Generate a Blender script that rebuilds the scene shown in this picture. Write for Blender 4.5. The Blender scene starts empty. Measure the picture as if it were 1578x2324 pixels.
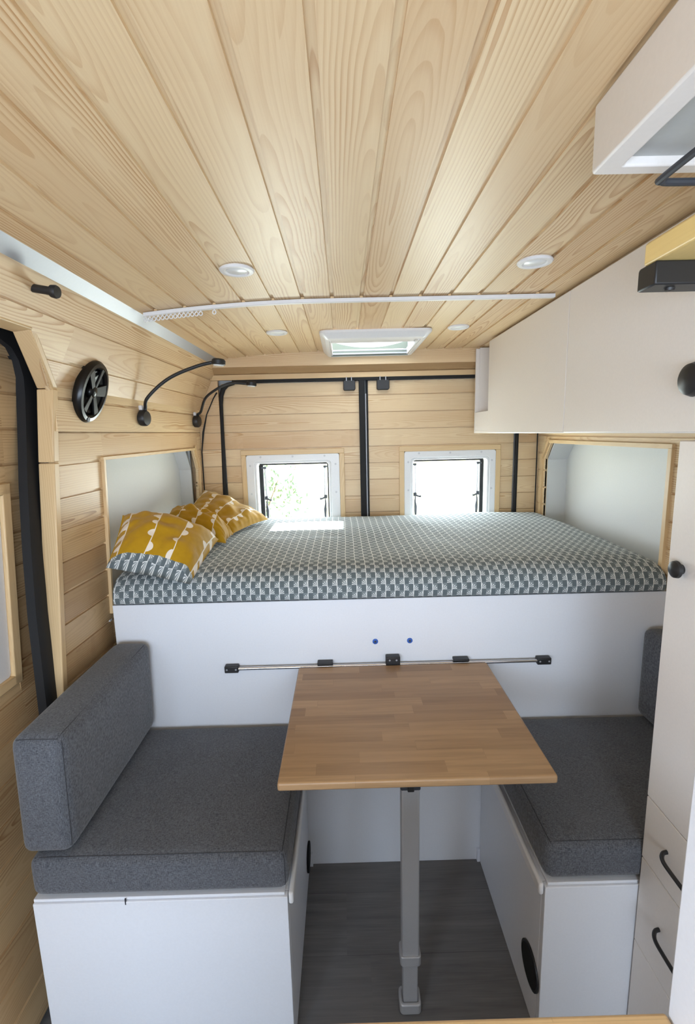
import bpy, math, random
from mathutils import Vector, noise as mnoise
random.seed(7)
C = bpy.context.scene.collection
SC = bpy.context.scene

# ------------------------------------------------------------------ camera
cam_d = bpy.data.cameras.new('camera')
cam = bpy.data.objects.new('camera', cam_d)
C.objects.link(cam)
from mathutils import Matrix
R_ = Vector((0.99966846, -0.01013895, -0.02366802))
D_ = Vector((-0.02501726, -0.16498838, -0.98597818))
F_ = Vector((0.00609184, 0.9862434, -0.16518733))
m = Matrix(((R_.x, -D_.x, -F_.x, 0.0), (R_.y, -D_.y, -F_.y, 0.0), (R_.z, -D_.z, -F_.z, 1.5), (0, 0, 0, 1)))
cam.matrix_world = m
cam_d.sensor_fit = 'VERTICAL'
cam_d.sensor_height = 36.0
cam_d.lens = 36.0 * 1070.0 / 2324.0
cam_d.clip_start = 0.01
SC.camera = cam

# ------------------------------------------------------------------ world, sun, daylight openings
SC.view_settings.view_transform = 'Standard'
SC.view_settings.look = 'None'
SC.view_settings.gamma = 1.0
SC.view_settings.use_curve_mapping = False
SC.view_settings.exposure = 0.10
WORLD_STRENGTH = 5.0
wd = bpy.data.worlds.new('sky')
SC.world = wd
wd.use_nodes = True
bg = wd.node_tree.nodes['Background']
bg.inputs['Color'].default_value = (0.86, 0.93, 1.0, 1)
bg.inputs['Strength'].default_value = WORLD_STRENGTH

def light(name, kind, loc, energy, color=(1, 1, 1), **kw):
    d = bpy.data.lights.new(name, kind)
    d.energy = energy
    d.color = color
    o = bpy.data.objects.new(name, d)
    C.objects.link(o)
    o.location = loc
    for k, v in kw.items():
        if k == 'rot': o.rotation_euler = v
        elif k == 'portal': d.cycles.is_portal = v
        else: setattr(d, k, v)
    return o
sun = light('sun', 'SUN', (0, 0, 5), 15.0, (1, 0.97, 0.92), angle=math.radians(0.6))
sun.rotation_euler = Vector((-0.32, -0.09, -0.85)).to_track_quat('-Z', 'Y').to_euler()
PI = math.pi
# daylight entering through the windscreen of the cab, behind the camera
light('windscreen_daylight', 'AREA', (-0.08, -1.18, 1.15), 22.0, (0.62, 0.78, 1.0), shape='RECTANGLE', size=1.1, size_y=0.75, rot=(PI/2, 0, 0))
# daylight entering through the cab's side window on the left
side_l = light('cab_window_daylight', 'AREA', (-0.94, -0.85, 1.15), 15.0, (0.62, 0.78, 1.0), shape='RECTANGLE', size=0.5, size_y=0.5)
side_l.rotation_euler = Vector((1.0, 1.1, -0.35)).to_track_quat('-Z', 'Y').to_euler()
# daylight entering through the two rear windows and the roof hatch
light('rear_window_daylight', 'AREA', (-0.27, 2.66, 1.16), 8.0, (0.84, 0.92, 1.0), shape='RECTANGLE', size=0.38, size_y=0.36, rot=(-PI/2, 0, 0))
light('rear_window_daylight', 'AREA', (0.567, 2.66, 1.16), 8.0, (0.84, 0.92, 1.0), shape='RECTANGLE', size=0.38, size_y=0.36, rot=(-PI/2, 0, 0))

# ------------------------------------------------------------------ node expression helper
class E:
    nt = None
    def __init__(s, v): s.v = v
    @staticmethod
    def w(x): return x if isinstance(x, E) else E(x)
    @staticmethod
    def op(name, *a, clamp=False):
        n = E.nt.nodes.new('ShaderNodeMath'); n.operation = name; n.use_clamp = clamp
        for i, x in enumerate(a):
            x = E.w(x)
            if isinstance(x.v, (int, float)): n.inputs[i].default_value = x.v
            else: E.nt.links.new(x.v, n.inputs[i])
        return E(n.outputs[0])
    def __add__(s, o): return E.op('ADD', s, o)
    __radd__ = __add__
    def __sub__(s, o): return E.op('SUBTRACT', s, o)
    def __rsub__(s, o): return E.op('SUBTRACT', o, s)
    def __mul__(s, o): return E.op('MULTIPLY', s, o)
    __rmul__ = __mul__
    def __truediv__(s, o): return E.op('DIVIDE', s, o)
    def __rtruediv__(s, o): return E.op('DIVIDE', o, s)
    def __pow__(s, o): return E.op('POWER', s, o)
def fr(a): return E.op('FRACT', a)
def fl(a): return E.op('FLOOR', a)
def ab(a): return E.op('ABSOLUTE', a)
def lt(a, b): return E.op('LESS_THAN', a, b)
def gt(a, b): return E.op('GREATER_THAN', a, b)
def mx(a, b): return E.op('MAXIMUM', a, b)
def mn(a, b): return E.op('MINIMUM', a, b)
def cl(a): return E.op('ADD', a, 0.0, clamp=True)
def sq(a): return E.op('SQRT', a)
def smooth(a, lo, hi):
    n = E.nt.nodes.new('ShaderNodeMapRange'); n.interpolation_type = 'SMOOTHSTEP'
    E.nt.links.new(a.v, n.inputs['Value']); n.inputs['From Min'].default_value = lo; n.inputs['From Max'].default_value = hi
    return E(n.outputs[0])
def vec(x, y, z=0.0):
    n = E.nt.nodes.new('ShaderNodeCombineXYZ')
    for i, q in enumerate((x, y, z)):
        q = E.w(q)
        if isinstance(q.v, (int, float)): n.inputs[i].default_value = q.v
        else: E.nt.links.new(q.v, n.inputs[i])
    return n.outputs[0]
def nz(v, scale=1.0, detail=2.0, rough=0.5):
    n = E.nt.nodes.new('ShaderNodeTexNoise')
    E.nt.links.new(v, n.inputs['Vector']); n.inputs['Scale'].default_value = scale
    n.inputs['Detail'].default_value = detail; n.inputs['Roughness'].default_value = rough
    return E(n.outputs[0])
def wn(v):
    n = E.nt.nodes.new('ShaderNodeTexWhiteNoise'); n.noise_dimensions = '3D'
    E.nt.links.new(v, n.inputs['Vector']); return E(n.outputs['Value'])
def col(c): return (c[0], c[1], c[2], 1.0)
def mixc(f, a, b):
    n = E.nt.nodes.new('ShaderNodeMix'); n.data_type = 'RGBA'
    f = E.w(f)
    if isinstance(f.v, (int, float)): n.inputs[0].default_value = f.v
    else: E.nt.links.new(f.v, n.inputs[0])
    for i, q in ((6, a), (7, b)):
        if isinstance(q, tuple): n.inputs[i].default_value = col(q)
        else: E.nt.links.new(q, n.inputs[i])
    return n.outputs[2]
def uvs(name='UVMap'):
    n = E.nt.nodes.new('ShaderNodeUVMap'); n.uv_map = name
    s = E.nt.nodes.new('ShaderNodeSeparateXYZ'); E.nt.links.new(n.outputs[0], s.inputs[0])
    return E(s.outputs[0]), E(s.outputs[1])
def objc():
    n = E.nt.nodes.new('ShaderNodeTexCoord'); return n.outputs['Object']
def srgb(r, g, b):
    f = lambda c: (c/255/12.92) if c/255 <= 0.04045 else ((c/255+0.055)/1.055)**2.4
    return (f(r), f(g), f(b))
def newmat(name, base=(0.5, 0.5, 0.5), rough=0.5, metal=0.0, spec=0.5):
    mt = bpy.data.materials.new(name); mt.use_nodes = True
    E.nt = mt.node_tree
    b = mt.node_tree.nodes['Principled BSDF']
    b.inputs['Base Color'].default_value = col(base); b.inputs['Roughness'].default_value = rough
    b.inputs['Metallic'].default_value = metal; b.inputs['Specular IOR Level'].default_value = spec
    return mt, b
def bump(b, h, strength=0.3, dist=0.002):
    n = E.nt.nodes.new('ShaderNodeBump'); n.inputs['Strength'].default_value = strength; n.inputs['Distance'].default_value = dist
    E.nt.links.new(h.v, n.inputs['Height']); E.nt.links.new(n.outputs[0], b.inputs['Normal'])

# ------------------------------------------------------------------ materials
def wood(name, light_c, dark_c, ring=0.0062, contrast=0.85, rough=0.43, tintamt=0.35, knots=True, warm=None):
    mt, b = newmat(name, light_c, rough)
    U, V = uvs(); S, T = uvs('seed')
    su = U + S*37.0
    n1 = nz(vec(su*0.75, S*91.0, 0.0), 1.0, 1.0)
    d = (n1 - 0.5)*0.34 + (nz(vec(su*2.6, S*17.0, 4.0), 1.0, 2.0) - 0.5)*0.05
    dv = V + (T - 0.5)*0.07 + (nz(vec(su*2.2, V*6.0, S*9.0), 1.0, 2.0) - 0.5)*0.02
    r = sq(dv*dv + d*d*0.35 + 0.00002) + (nz(vec(su*5.0, V*45.0, S*5.0), 1.0, 2.0) - 0.5)*0.004
    ph = fr(r/ring)
    g = smooth(ph, 0.35, 0.95) - smooth(ph, 0.95, 1.0)
    fade = smooth(nz(vec(su*1.5, V*14.0, S*3.0), 1.0, 1.0), 0.38, 0.72)
    fib = nz(vec(su*8.0, V*420.0, S), 1.0, 2.0)
    f = cl(g*(0.2 + 0.8*fade)*contrast + (fib - 0.5)*0.30 + 0.05)
    c = mixc(f, light_c, dark_c)
    # tone of each board
    tone = (wn(vec(S*113.0, T*57.0, 1.0)))
    w = warm or tuple(x*y for x, y in zip(dark_c, (0.95, 0.95, 0.92)))
    c = mixc((tone**2.0)*tintamt, c, w)
    if knots:
        vo = E.nt.nodes.new('ShaderNodeTexVoronoi'); vo.inputs['Scale'].default_value = 1.0
        E.nt.links.new(vec(su*2.0, V*5.0 + S*3.0, S*7.0), vo.inputs['Vector'])
        sp = E.nt.nodes.new('ShaderNodeSeparateColor'); E.nt.links.new(vo.outputs['Color'], sp.inputs[0])
        sel = gt(E(sp.outputs[0]), 0.6)
        k = (1.0 - smooth(E(vo.outputs['Distance']), 0.015, 0.05))*sel
        c = mixc(k*0.75, c, srgb(120, 78, 45))
    E.nt.links.new(c, b.inputs['Base Color'])
    bump(b, f, 0.12, 0.001)
    b.inputs['Coat Weight'].default_value = 0.05
    b.inputs['Coat Roughness'].default_value = 0.35
    return mt
PINE = wood('pine_boards', srgb(236, 211, 170), srgb(192, 143, 92), tintamt=0.5)
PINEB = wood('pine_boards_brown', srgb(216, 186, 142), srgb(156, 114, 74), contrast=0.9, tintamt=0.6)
PINEP = wood('pine_trim', srgb(226, 196, 150), srgb(190, 146, 96), contrast=0.35, tintamt=0.15, knots=False)
YELLOWPINE = wood('varnished_pine', srgb(248, 218, 146), srgb(222, 180, 106), contrast=0.25, tintamt=0.1, knots=False, rough=0.3)

def stave(name, a, bc, cw=0.037, clen=0.29, rough=0.35):
    mt, b = newmat(name, a, rough)
    U, V = uvs()
    row = fl(V/cw)
    off = wn(vec(row, 3.0, 1.0))
    seg = fl(U/clen + off*7.0)
    t = wn(vec(row, seg, 2.0))
    t2 = wn(vec(row, seg, 9.0))
    n1 = nz(vec(U*4.0 + t*50.0, V*60.0 + t2*40.0, t*9.0), 1.0, 3.0)
    n2 = nz(vec(U*12.0 + t*50.0, V*500.0, t*9.0), 1.0, 2.0)
    c = mixc(t*0.8 + 0.1, a, bc)
    c = mixc(cl((n1 - 0.42)*1.5 + (n2 - 0.5)*0.8)*0.75, c, tuple(x*0.55 for x in bc))
    fu = fr(U/clen + off*7.0); fv = fr(V/cw)
    edge = mx(1.0 - smooth(fu, 0.0, 0.004), 1.0 - smooth(fv, 0.0, 0.02))
    c = mixc(edge*0.35, c, tuple(x*0.4 for x in bc))
    E.nt.links.new(c, b.inputs['Base Color'])
    bump(b, n2, 0.06, 0.001)
    return mt
OAK = stave('oak_staves', srgb(182, 147, 108), srgb(146, 112, 78))
WORK = stave('beech_staves', srgb(222, 190, 142), srgb(200, 160, 110))

mt, b = newmat('grey_vinyl_planks', (0.1, 0.1, 0.1), 0.55)
U, V = uvs()
row = fl(V/0.19); off = wn(vec(row, 2.0, 1.0)); seg = fl(U/1.1 + off*3.0); t = wn(vec(row, seg, 5.0))
n1 = nz(vec(U*3.0 + t*40.0, V*38.0, t*7.0), 1.0, 4.0, 0.6)
n2 = nz(vec(U*9.0, V*260.0, t), 1.0, 2.0)
c = mixc(cl((n1 - 0.3)*1.4 + (n2 - 0.5)*0.5), srgb(120, 117, 115), srgb(74, 72, 71))
c = mixc(t*0.35, c, srgb(100, 97, 96))
e = 1.0 - smooth(fr(V/0.19), 0.0, 0.012)
c = mixc(e*0.6, c, srgb(50, 48, 47))
E.nt.links.new(c, b.inputs['Base Color']); FLOORM = mt

def plain(name, c, rough=0.45, metal=0.0, spec=0.5, speck=0.0):
    mt, b = newmat(name, c, rough, metal, spec)
    n = nz(objc(), 180.0, 2.0)
    cc = mixc(n, tuple(x*(0.97 - speck) for x in c), tuple(min(1, x*(1.03 + speck)) for x in c))
    E.nt.links.new(cc, b.inputs['Base Color'])
    return mt
WHITE = plain('white_laminate', srgb(234, 228, 223), 0.38)
WHITE2 = plain('white_painted_panel', srgb(226, 228, 234), 0.45)
PLAST = plain('white_plastic', srgb(232, 231, 232), 0.35)
LINER = plain('grey_white_liner', srgb(222, 222, 220), 0.55)
BLACK = plain('black_metal', srgb(34, 34, 36), 0.45, 0.0)
BLACKG = plain('glossy_black_plastic', srgb(14, 14, 15), 0.28, 0.0, 0.4)
SATIN = plain('satin_black_plastic', srgb(12, 12, 13), 0.45, 0.0, 0.3)
RUBBER = plain('black_rubber', srgb(24, 24, 26), 0.75)
VOID = plain('black_mesh', srgb(8, 8, 8), 0.9)
CHAR = plain('charcoal_metal', srgb(52, 55, 62), 0.5)
ALU = plain('brushed_aluminium', srgb(172, 174, 180), 0.45, 0.5)
LEGM = plain('grey_aluminium', srgb(178, 178, 180), 0.42, 0.35)
CHROME = plain('chrome', srgb(215, 215, 218), 0.15, 1.0)
BLUE = plain('blue_plastic', srgb(60, 105, 190), 0.4)
OPAL = plain('opal_lens', srgb(235, 238, 240), 0.3)
GREYP = plain('grey_recess_shade', srgb(186, 188, 187), 0.6)
GREEN = plain('grey_green_dome_shade', srgb(120, 128, 116), 0.6)  # dark reflections in the hatch dome, put into a colour
SCREW = plain('white_screw_cover', srgb(205, 205, 208), 0.5)
GASK = plain('dark_gasket', srgb(60, 62, 62), 0.6)

def fabric(name, a, bcol):
    mt, b = newmat(name, a, 0.92, spec=0.2)
    tc = objc()
    mp = E.nt.nodes.new('ShaderNodeMapping'); E.nt.links.new(tc, mp.inputs[0]); mp.inputs['Scale'].default_value = (1000, 160, 160)
    mp2 = E.nt.nodes.new('ShaderNodeMapping'); E.nt.links.new(tc, mp2.inputs[0]); mp2.inputs['Scale'].default_value = (160, 1000, 1000)
    n1 = nz(mp.outputs[0], 1.0, 2.0); n2 = nz(mp2.outputs[0], 1.0, 2.0)
    n3 = nz(tc, 9.0, 3.0)
    f = cl((n1 + n2 - 1.0)*1.8 + 0.5 + (n3 - 0.5)*0.3)
    E.nt.links.new(mixc(f, a, bcol), b.inputs['Base Color'])
    b.inputs['Sheen Weight'].default_value = 0.25
    b.inputs['Sheen Roughness'].default_value = 0.5
    bump(b, n1 + n2, 0.35, 0.0008)
    return mt
CLOTH = fabric('charcoal_weave', srgb(58, 60, 66), srgb(112, 115, 122))
PIPE = plain('cushion_seam', srgb(62, 63, 68), 0.9)

# bed sheet: grey with white upright lines and small fans
def sheetmat(name):
    mt, b = newmat(name, (0.5, 0.5, 0.5), 0.85, spec=0.25)
    U, V = uvs()
    W, H = 0.0305, 0.021
    fu = fr(U/W + 100.0); row = fl(V/H); par = E.op('MODULO', row + 1000.0, 2.0); fv = fr(V/H)
    gx = fu*(1.0 - par) + (1.0 - fu)*par
    infan = lt(gx, 0.5)
    dx = gx*W; dy = (1.0 - fv)*H
    ang = E.op('ARCTAN2', dy, dx + 0.0001); rad = sq(dx*dx + dy*dy)
    rays = gt(E.op('SINE', ang*15.0), 0.25)*lt(rad, 0.0165)*gt(rad, 0.002)*infan
    line = gt(ab(fu - 0.5), 0.463)
    stem = lt(ab(fv - 0.97), 0.05)*infan
    white = mx(mx(rays, line), stem)
    c = mixc(infan, srgb(96, 106, 110), srgb(126, 136, 139))
    c = mixc(white, c, srgb(228, 231, 230))
    n = nz(objc(), 700.0, 2.0)
    c = mixc(n*0.15, c, srgb(120, 125, 125))
    E.nt.links.new(c, b.inputs['Base Color'])
    b.inputs['Sheen Weight'].default_value = 0.2
    return mt
SHEET = sheetmat('fan_print_sheet')
# mustard pillowcase with white lines and half discs
mt, b = newmat('mustard_print', (0.5, 0.4, 0.1), 0.85, spec=0.2)
U, V = uvs()
P, Q = 0.088, 0.062
uu = U + (nz(vec(U*9.0, V*9.0, 0.0), 1.0, 1.0) - 0.5)*0.012
li = fl(uu/P); du = (fr(uu/P) - 0.5)*P
off = wn(vec(li, 4.0, 2.0)); vv = V/Q + off
si = fl(vv); dvv = (fr(vv) - 0.5)*Q
side = gt(wn(vec(li, si, 7.0)), 0.5)*2.0 - 1.0
rad = 0.015 + 0.009*wn(vec(li, si, 3.0))
dsk = lt(sq(du*du + dvv*dvv), rad)*gt(du*side, 0.0)
ln = lt(ab(du), 0.0016)
n = nz(objc(), 60.0, 3.0)
c = mixc(n, srgb(190, 146, 26), srgb(170, 128, 18))
c = mixc(mx(dsk, ln), c, srgb(236, 224, 208))
E.nt.links.new(c, b.inputs['Base Color']); b.inputs['Sheen Weight'].default_value = 0.2
MUST = mt

mt, b = newmat('clear_acrylic', (0.9, 0.95, 0.95), 0.05)
nt = mt.node_tree; tr = nt.nodes.new('ShaderNodeBsdfTransparent'); tr.inputs[0].default_value = (0.95, 0.98, 0.97, 1)
gl = nt.nodes.new('ShaderNodeBsdfGlossy'); gl.inputs['Roughness'].default_value = 0.05
mi = nt.nodes.new('ShaderNodeMixShader'); mi.inputs[0].default_value = 0.06
nt.links.new(tr.outputs[0], mi.inputs[1]); nt.links.new(gl.outputs[0], mi.inputs[2])
nt.links.new(mi.outputs[0], nt.nodes['Material Output'].inputs[0]); nt.nodes.remove(b)
GLASS = mt
mt, b = newmat('dry_grass', srgb(225, 205, 150), 0.9)
n = nz(objc(), 1.2, 4.0)
E.nt.links.new(mixc(n, srgb(235, 222, 180), srgb(190, 185, 120)), b.inputs['Base Color']); GRASS = mt
mt, b = newmat('green_leaves', srgb(80, 110, 60), 0.7)
n = nz(objc(), 8.0, 2.0)
E.nt.links.new(mixc(n, srgb(96, 122, 92), srgb(60, 84, 56)), b.inputs['Base Color']); LEAF = mt
BARK = plain('bark', srgb(110, 95, 80), 0.9)

# ------------------------------------------------------------------ mesh builder
class MB:
    def __init__(s): s.v = []; s.f = []; s.m = []; s.g = []; s.uv = {}; s.grp = []; s.cur = None
    def group(s, long, center, seed=None):
        s.grp.append((long, Vector(center), seed or (random.random(), random.random()))); s.cur = len(s.grp)-1
    def add(s, vs, fs, mat=0, uv=None, long=None, seed=None):
        vs = [Vector(q) for q in vs]
        c = sum(vs, Vector())/len(vs)
        s.group(long or s.long_guess(vs), c, seed)
        o = len(s.v); s.v += vs
        for i, f in enumerate(fs):
            s.f.append([o+k for k in f]); s.m.append(mat); s.g.append(s.cur)
            if uv: s.uv[len(s.f)-1] = [uv[k] for k in f]
        return s
    def long_guess(s, vs):
        e = [max(q[i] for q in vs)-min(q[i] for q in vs) for i in range(3)]
        a = e.index(max(e)); d = [0, 0, 0]; d[a] = 1; return Vector(d)
    def box(s, x0, x1, y0, y1, z0, z1, mat=0, long=None):
        vs = [(x, y, z) for x in (x0, x1) for y in (y0, y1) for z in (z0, z1)]
        return s.add(vs, [(0, 1, 3, 2), (4, 6, 7, 5), (0, 4, 5, 1), (2, 3, 7, 6), (0, 2, 6, 4), (1, 5, 7, 3)], mat, long=long)
    def prism(s, poly, fn, off, mat=0, long=None, seed=None):
        """poly 2D -> fn(a,b) 3D, extruded by vector off"""
        a = [Vector(fn(*q)) for q in poly]; off = Vector(off); n = len(a)
        bk = [q+off for q in a]
        fs = [tuple(range(n)), tuple(range(2*n-1, n-1, -1))] + [(i, n+i, n+(i+1) % n, (i+1) % n) for i in range(n)]
        return s.add(a+bk, fs, mat, long=long, seed=seed)
    def cyl(s, c, axis, r, h, seg=24, mat=0, r2=None, ry=None):
        return s.lathe([(0, 0), (r, 0), (r if r2 is None else r2, h), (0, h)], c, axis, seg, mat)
    def lathe(s, prof, c, axis, seg=32, mat=0, closed=False):
        ax = Vector(axis).normalized(); q = ax.to_track_quat('Z', 'Y'); c = Vector(c)
        vs = []; fs = []; k = len(prof)
        for i in range(seg):
            a = 2*PI*i/seg
            for (r, h) in prof: vs.append(c + q @ Vector((r*math.cos(a), r*math.sin(a), h)))
        for i in range(seg):
            j = (i+1) % seg
            for t in range(k if closed else k-1):
                t2 = (t+1) % k
                if prof[t][0] < 1e-9 and prof[t2][0] < 1e-9: continue
                if prof[t][0] < 1e-9: fs.append((i*k+t, j*k+t2, i*k+t2))
                elif prof[t2][0] < 1e-9: fs.append((i*k+t, j*k+t, i*k+t2))
                else: fs.append((i*k+t, j*k+t, j*k+t2, i*k+t2))
        return s.add(vs, fs, mat)
    def tube(s, pts, r, seg=12, mat=0, caps=True):
        pts = [Vector(p) for p in pts]; vs = []; fs = []; n = len(pts)
        up = None
        for i, p in enumerate(pts):
            t = (pts[min(i+1, n-1)]-pts[max(i-1, 0)]).normalized()
            if up is None:
                up = Vector((0, 0, 1)) if abs(t.z) < 0.9 else Vector((1, 0, 0))
            a = t.cross(up).normalized(); up = a.cross(t).normalized()
            rr = r[i] if isinstance(r, (list, tuple)) else r
            for k in range(seg):
                an = 2*PI*k/seg; vs.append(p + a*rr*math.cos(an) + up*rr*math.sin(an))
        for i in range(n-1):
            for k in range(seg): fs.append((i*seg+k, i*seg+(k+1) % seg, (i+1)*seg+(k+1) % seg, (i+1)*seg+k))
        if caps: fs += [tuple(range(seg-1, -1, -1)), tuple(range((n-1)*seg, n*seg))]
        return s.add(vs, fs, mat)
    def sweep(s, pts, offs, mat=0, long=None):
        """rectangular section given by list of offset vectors, swept along pts"""
        k = len(offs); vs = [Vector(p)+Vector(o) for p in pts for o in offs]; fs = []
        for i in range(len(pts)-1):
            for j in range(k): fs.append((i*k+j, i*k+(j+1) % k, (i+1)*k+(j+1) % k, (i+1)*k+j))
        fs += [tuple(range(k-1, -1, -1)), tuple(range((len(pts)-1)*k, len(pts)*k))]
        return s.add(vs, fs, mat, long=long)
    def build(s, name, mats, parent=None, origin=None, bevel=0.0, segs=2, smooth=True, sub=0, angle=35):
        if not isinstance(mats, (list, tuple)): mats = [mats]
        if parent is not None: org = Vector(WORLDLOC[parent.name])
        elif origin is not None: org = Vector(origin)
        else:
            xs = [q.x for q in s.v]; ys = [q.y for q in s.v]; zs = [q.z for q in s.v]
            org = Vector(((min(xs)+max(xs))/2, (min(ys)+max(ys))/2, min(zs)))
        me = bpy.data.meshes.new(name)
        me.from_pydata([tuple(q-org) for q in s.v], [], s.f)
        for mt_ in mats: me.materials.append(mt_)
        uvl = me.uv_layers.new(name='UVMap'); sl = me.uv_layers.new(name='seed')
        for p in me.polygons:
            p.material_index = s.m[p.index]
            lg, cc, sd = s.grp[s.g[p.index]]
            nrm = p.normal
            vdir = nrm.cross(lg)
            if vdir.length < 0.3:
                o2 = Vector((1, 0, 0)) if abs(nrm.x) < 0.5 else Vector((0, 1, 0))
                u_, v_ = o2, nrm.cross(o2)
            else: u_, v_ = lg, vdir.normalized()
            for li_, k in zip(p.loop_indices, p.vertices):
                if p.index in s.uv: uvl.data[li_].uv = s.uv[p.index][list(p.vertices).index(k)]
                else:
                    q = s.v[k]-cc
                    uvl.data[li_].uv = (q.dot(u_)+ (cc.dot(u_)), q.dot(v_))
                sl.data[li_].uv = sd
        me.validate()
        import bmesh
        bm = bmesh.new(); bm.from_mesh(me); bmesh.ops.recalc_face_normals(bm, faces=bm.faces); bm.to_mesh(me); bm.free()
        if smooth:
            for p in me.polygons: p.use_smooth = True
            me.set_sharp_from_angle(angle=math.radians(angle))
        o = bpy.data.objects.new(name, me); C.objects.link(o)
        if parent is not None: o.parent = parent; WORLDLOC[o.name] = tuple(org)
        else: o.location = org; WORLDLOC[o.name] = tuple(org)
        if bevel:
            bv = o.modifiers.new('bevel', 'BEVEL'); bv.width = bevel; bv.segments = segs; bv.limit_method = 'ANGLE'; bv.angle_limit = math.radians(40)
            bv.harden_normals = False
        if sub:
            sm = o.modifiers.new('sub', 'SUBSURF'); sm.levels = sub; sm.render_levels = sub
        return o
WORLDLOC = {}
def thing(name, loc, label, cat, group=None):
    o = bpy.data.objects.new(name, None); C.objects.link(o); o.location = loc; o.empty_display_size = 0.05
    WORLDLOC[o.name] = tuple(loc); tag(o, label, cat, group); return o
def tag(o, label, cat, group=None):
    o['label'] = label; o['category'] = cat
    if group: o['group'] = group
    return o
def struct(o, label=None):
    o['kind'] = 'structure'
    if label: o['label'] = label; o['category'] = 'structure'
    return o
def sthing(name, loc, label):
    o = bpy.data.objects.new(name, None); C.objects.link(o); o.location = loc; WORLDLOC[o.name] = tuple(loc)
    return struct(o, label)
def clip(poly, a, b_, c):
    """keep a*x+b*y<=c"""
    out = []
    for i in range(len(poly)):
        p, q = poly[i], poly[(i+1) % len(poly)]
        dp, dq = a*p[0]+b_*p[1]-c, a*q[0]+b_*q[1]-c
        if dp <= 0: out.append(p)
        if (dp < 0) != (dq < 0) and abs(dp-dq) > 1e-12:
            t = dp/(dp-dq); out.append((p[0]+(q[0]-p[0])*t, p[1]+(q[1]-p[1])*t))
    res = []
    for p in out:
        if not res or (abs(p[0]-res[-1][0])+abs(p[1]-res[-1][1])) > 1e-6: res.append(p)
    if len(res) > 1 and abs(res[0][0]-res[-1][0])+abs(res[0][1]-res[-1][1]) < 1e-6: res.pop()
    return res if len(res) > 2 else []
def minus(poly, h):
    """poly minus rectangle h=(a0,a1,b0,b1) -> list of convex polys"""
    a0, a1, b0, b1 = h; out = []
    out.append(clip(poly, 1, 0, a0)); rest = clip(poly, -1, 0, -a0)
    if rest: out.append(clip(rest, -1, 0, -a1)); rest = clip(rest, 1, 0, a1)
    if rest: out.append(clip(rest, 0, 1, b0)); out.append(clip(rest, 0, -1, -b1))
    return [q for q in out if q]
def rect(a0, a1, b0, b1): return [(a0, b0), (a1, b0), (a1, b1), (a0, b1)]
G = 0.006      # half groove

# ------------------------------------------------------------------ shell and floor
ft = MB(); ft.add([(-0.95, -1.25, 0), (1.2, -1.25, 0), (1.2, 2.6, 0), (-0.95, 2.6, 0), (-0.95, -1.25, -0.08), (1.2, -1.25, -0.08), (1.2, 2.6, -0.08), (-0.95, 2.6, -0.08)],
       [(0, 1, 2, 3), (7, 6, 5, 4), (0, 4, 5, 1), (1, 5, 6, 2), (2, 6, 7, 3), (3, 7, 4, 0)], long=Vector((1, 0, 0)),
       uv=[(-0.95, -1.25), (1.2, -1.25), (1.2, 2.6), (-0.95, 2.6)]*2)
struct(ft.build('floor', FLOORM, bevel=0), 'grey wood-look vinyl floor between the benches')

HX0, HX1, HY0, HY1 = -0.055, 0.335, 1.965, 2.40      # roof hatch opening
def zc(x): return 1.90 - 0.030*max(0.0, -(x+0.05)/0.55)**2
cb = MB()
YB = 2.425
k = -8
while True:
    x0 = -0.022+0.088*k; k += 1
    if x0 > 1.05: break
    a0, a1 = max(x0+G, -0.615), min(x0+0.088-G, 1.05)
    if a1 - a0 < 0.01: continue
    sd_ = (random.random(), random.random())
    for pc in minus(rect(a0, a1, -1.2, YB), (HX0, HX1, HY0, HY1)):
        cb.prism(pc, lambda a, b: (a, b, zc(a)), (0, 0, 0.012), 0, long=Vector((0, 1, 0)), seed=sd_)
# recessed tongues behind the boards
for k in range(-8, 13):
    x0 = -0.022+0.088*k
    a0, a1 = max(x0-0.012, -0.62), min(x0+0.012, 1.05)
    if a1 < a0: continue
    for pc in minus(rect(a0, a1, -1.2, YB), (HX0, HX1, HY0, HY1)):
        cb.prism(pc, lambda a, b: (a, b, zc(a)+0.0055), (0, 0, 0.006), 0, long=Vector((0, 1, 0)))
for pc in minus(rect(-1.0, 1.25, -1.25, 2.62), (HX0, HX1, HY0, HY1)):
    cb.prism(pc, lambda a, b: (a, b, 1.935), (0, 0, 0.05), 1)
struct(cb.build('ceiling', [PINE, LINER], smooth=False), 'pale pine tongue and groove board ceiling')

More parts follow.
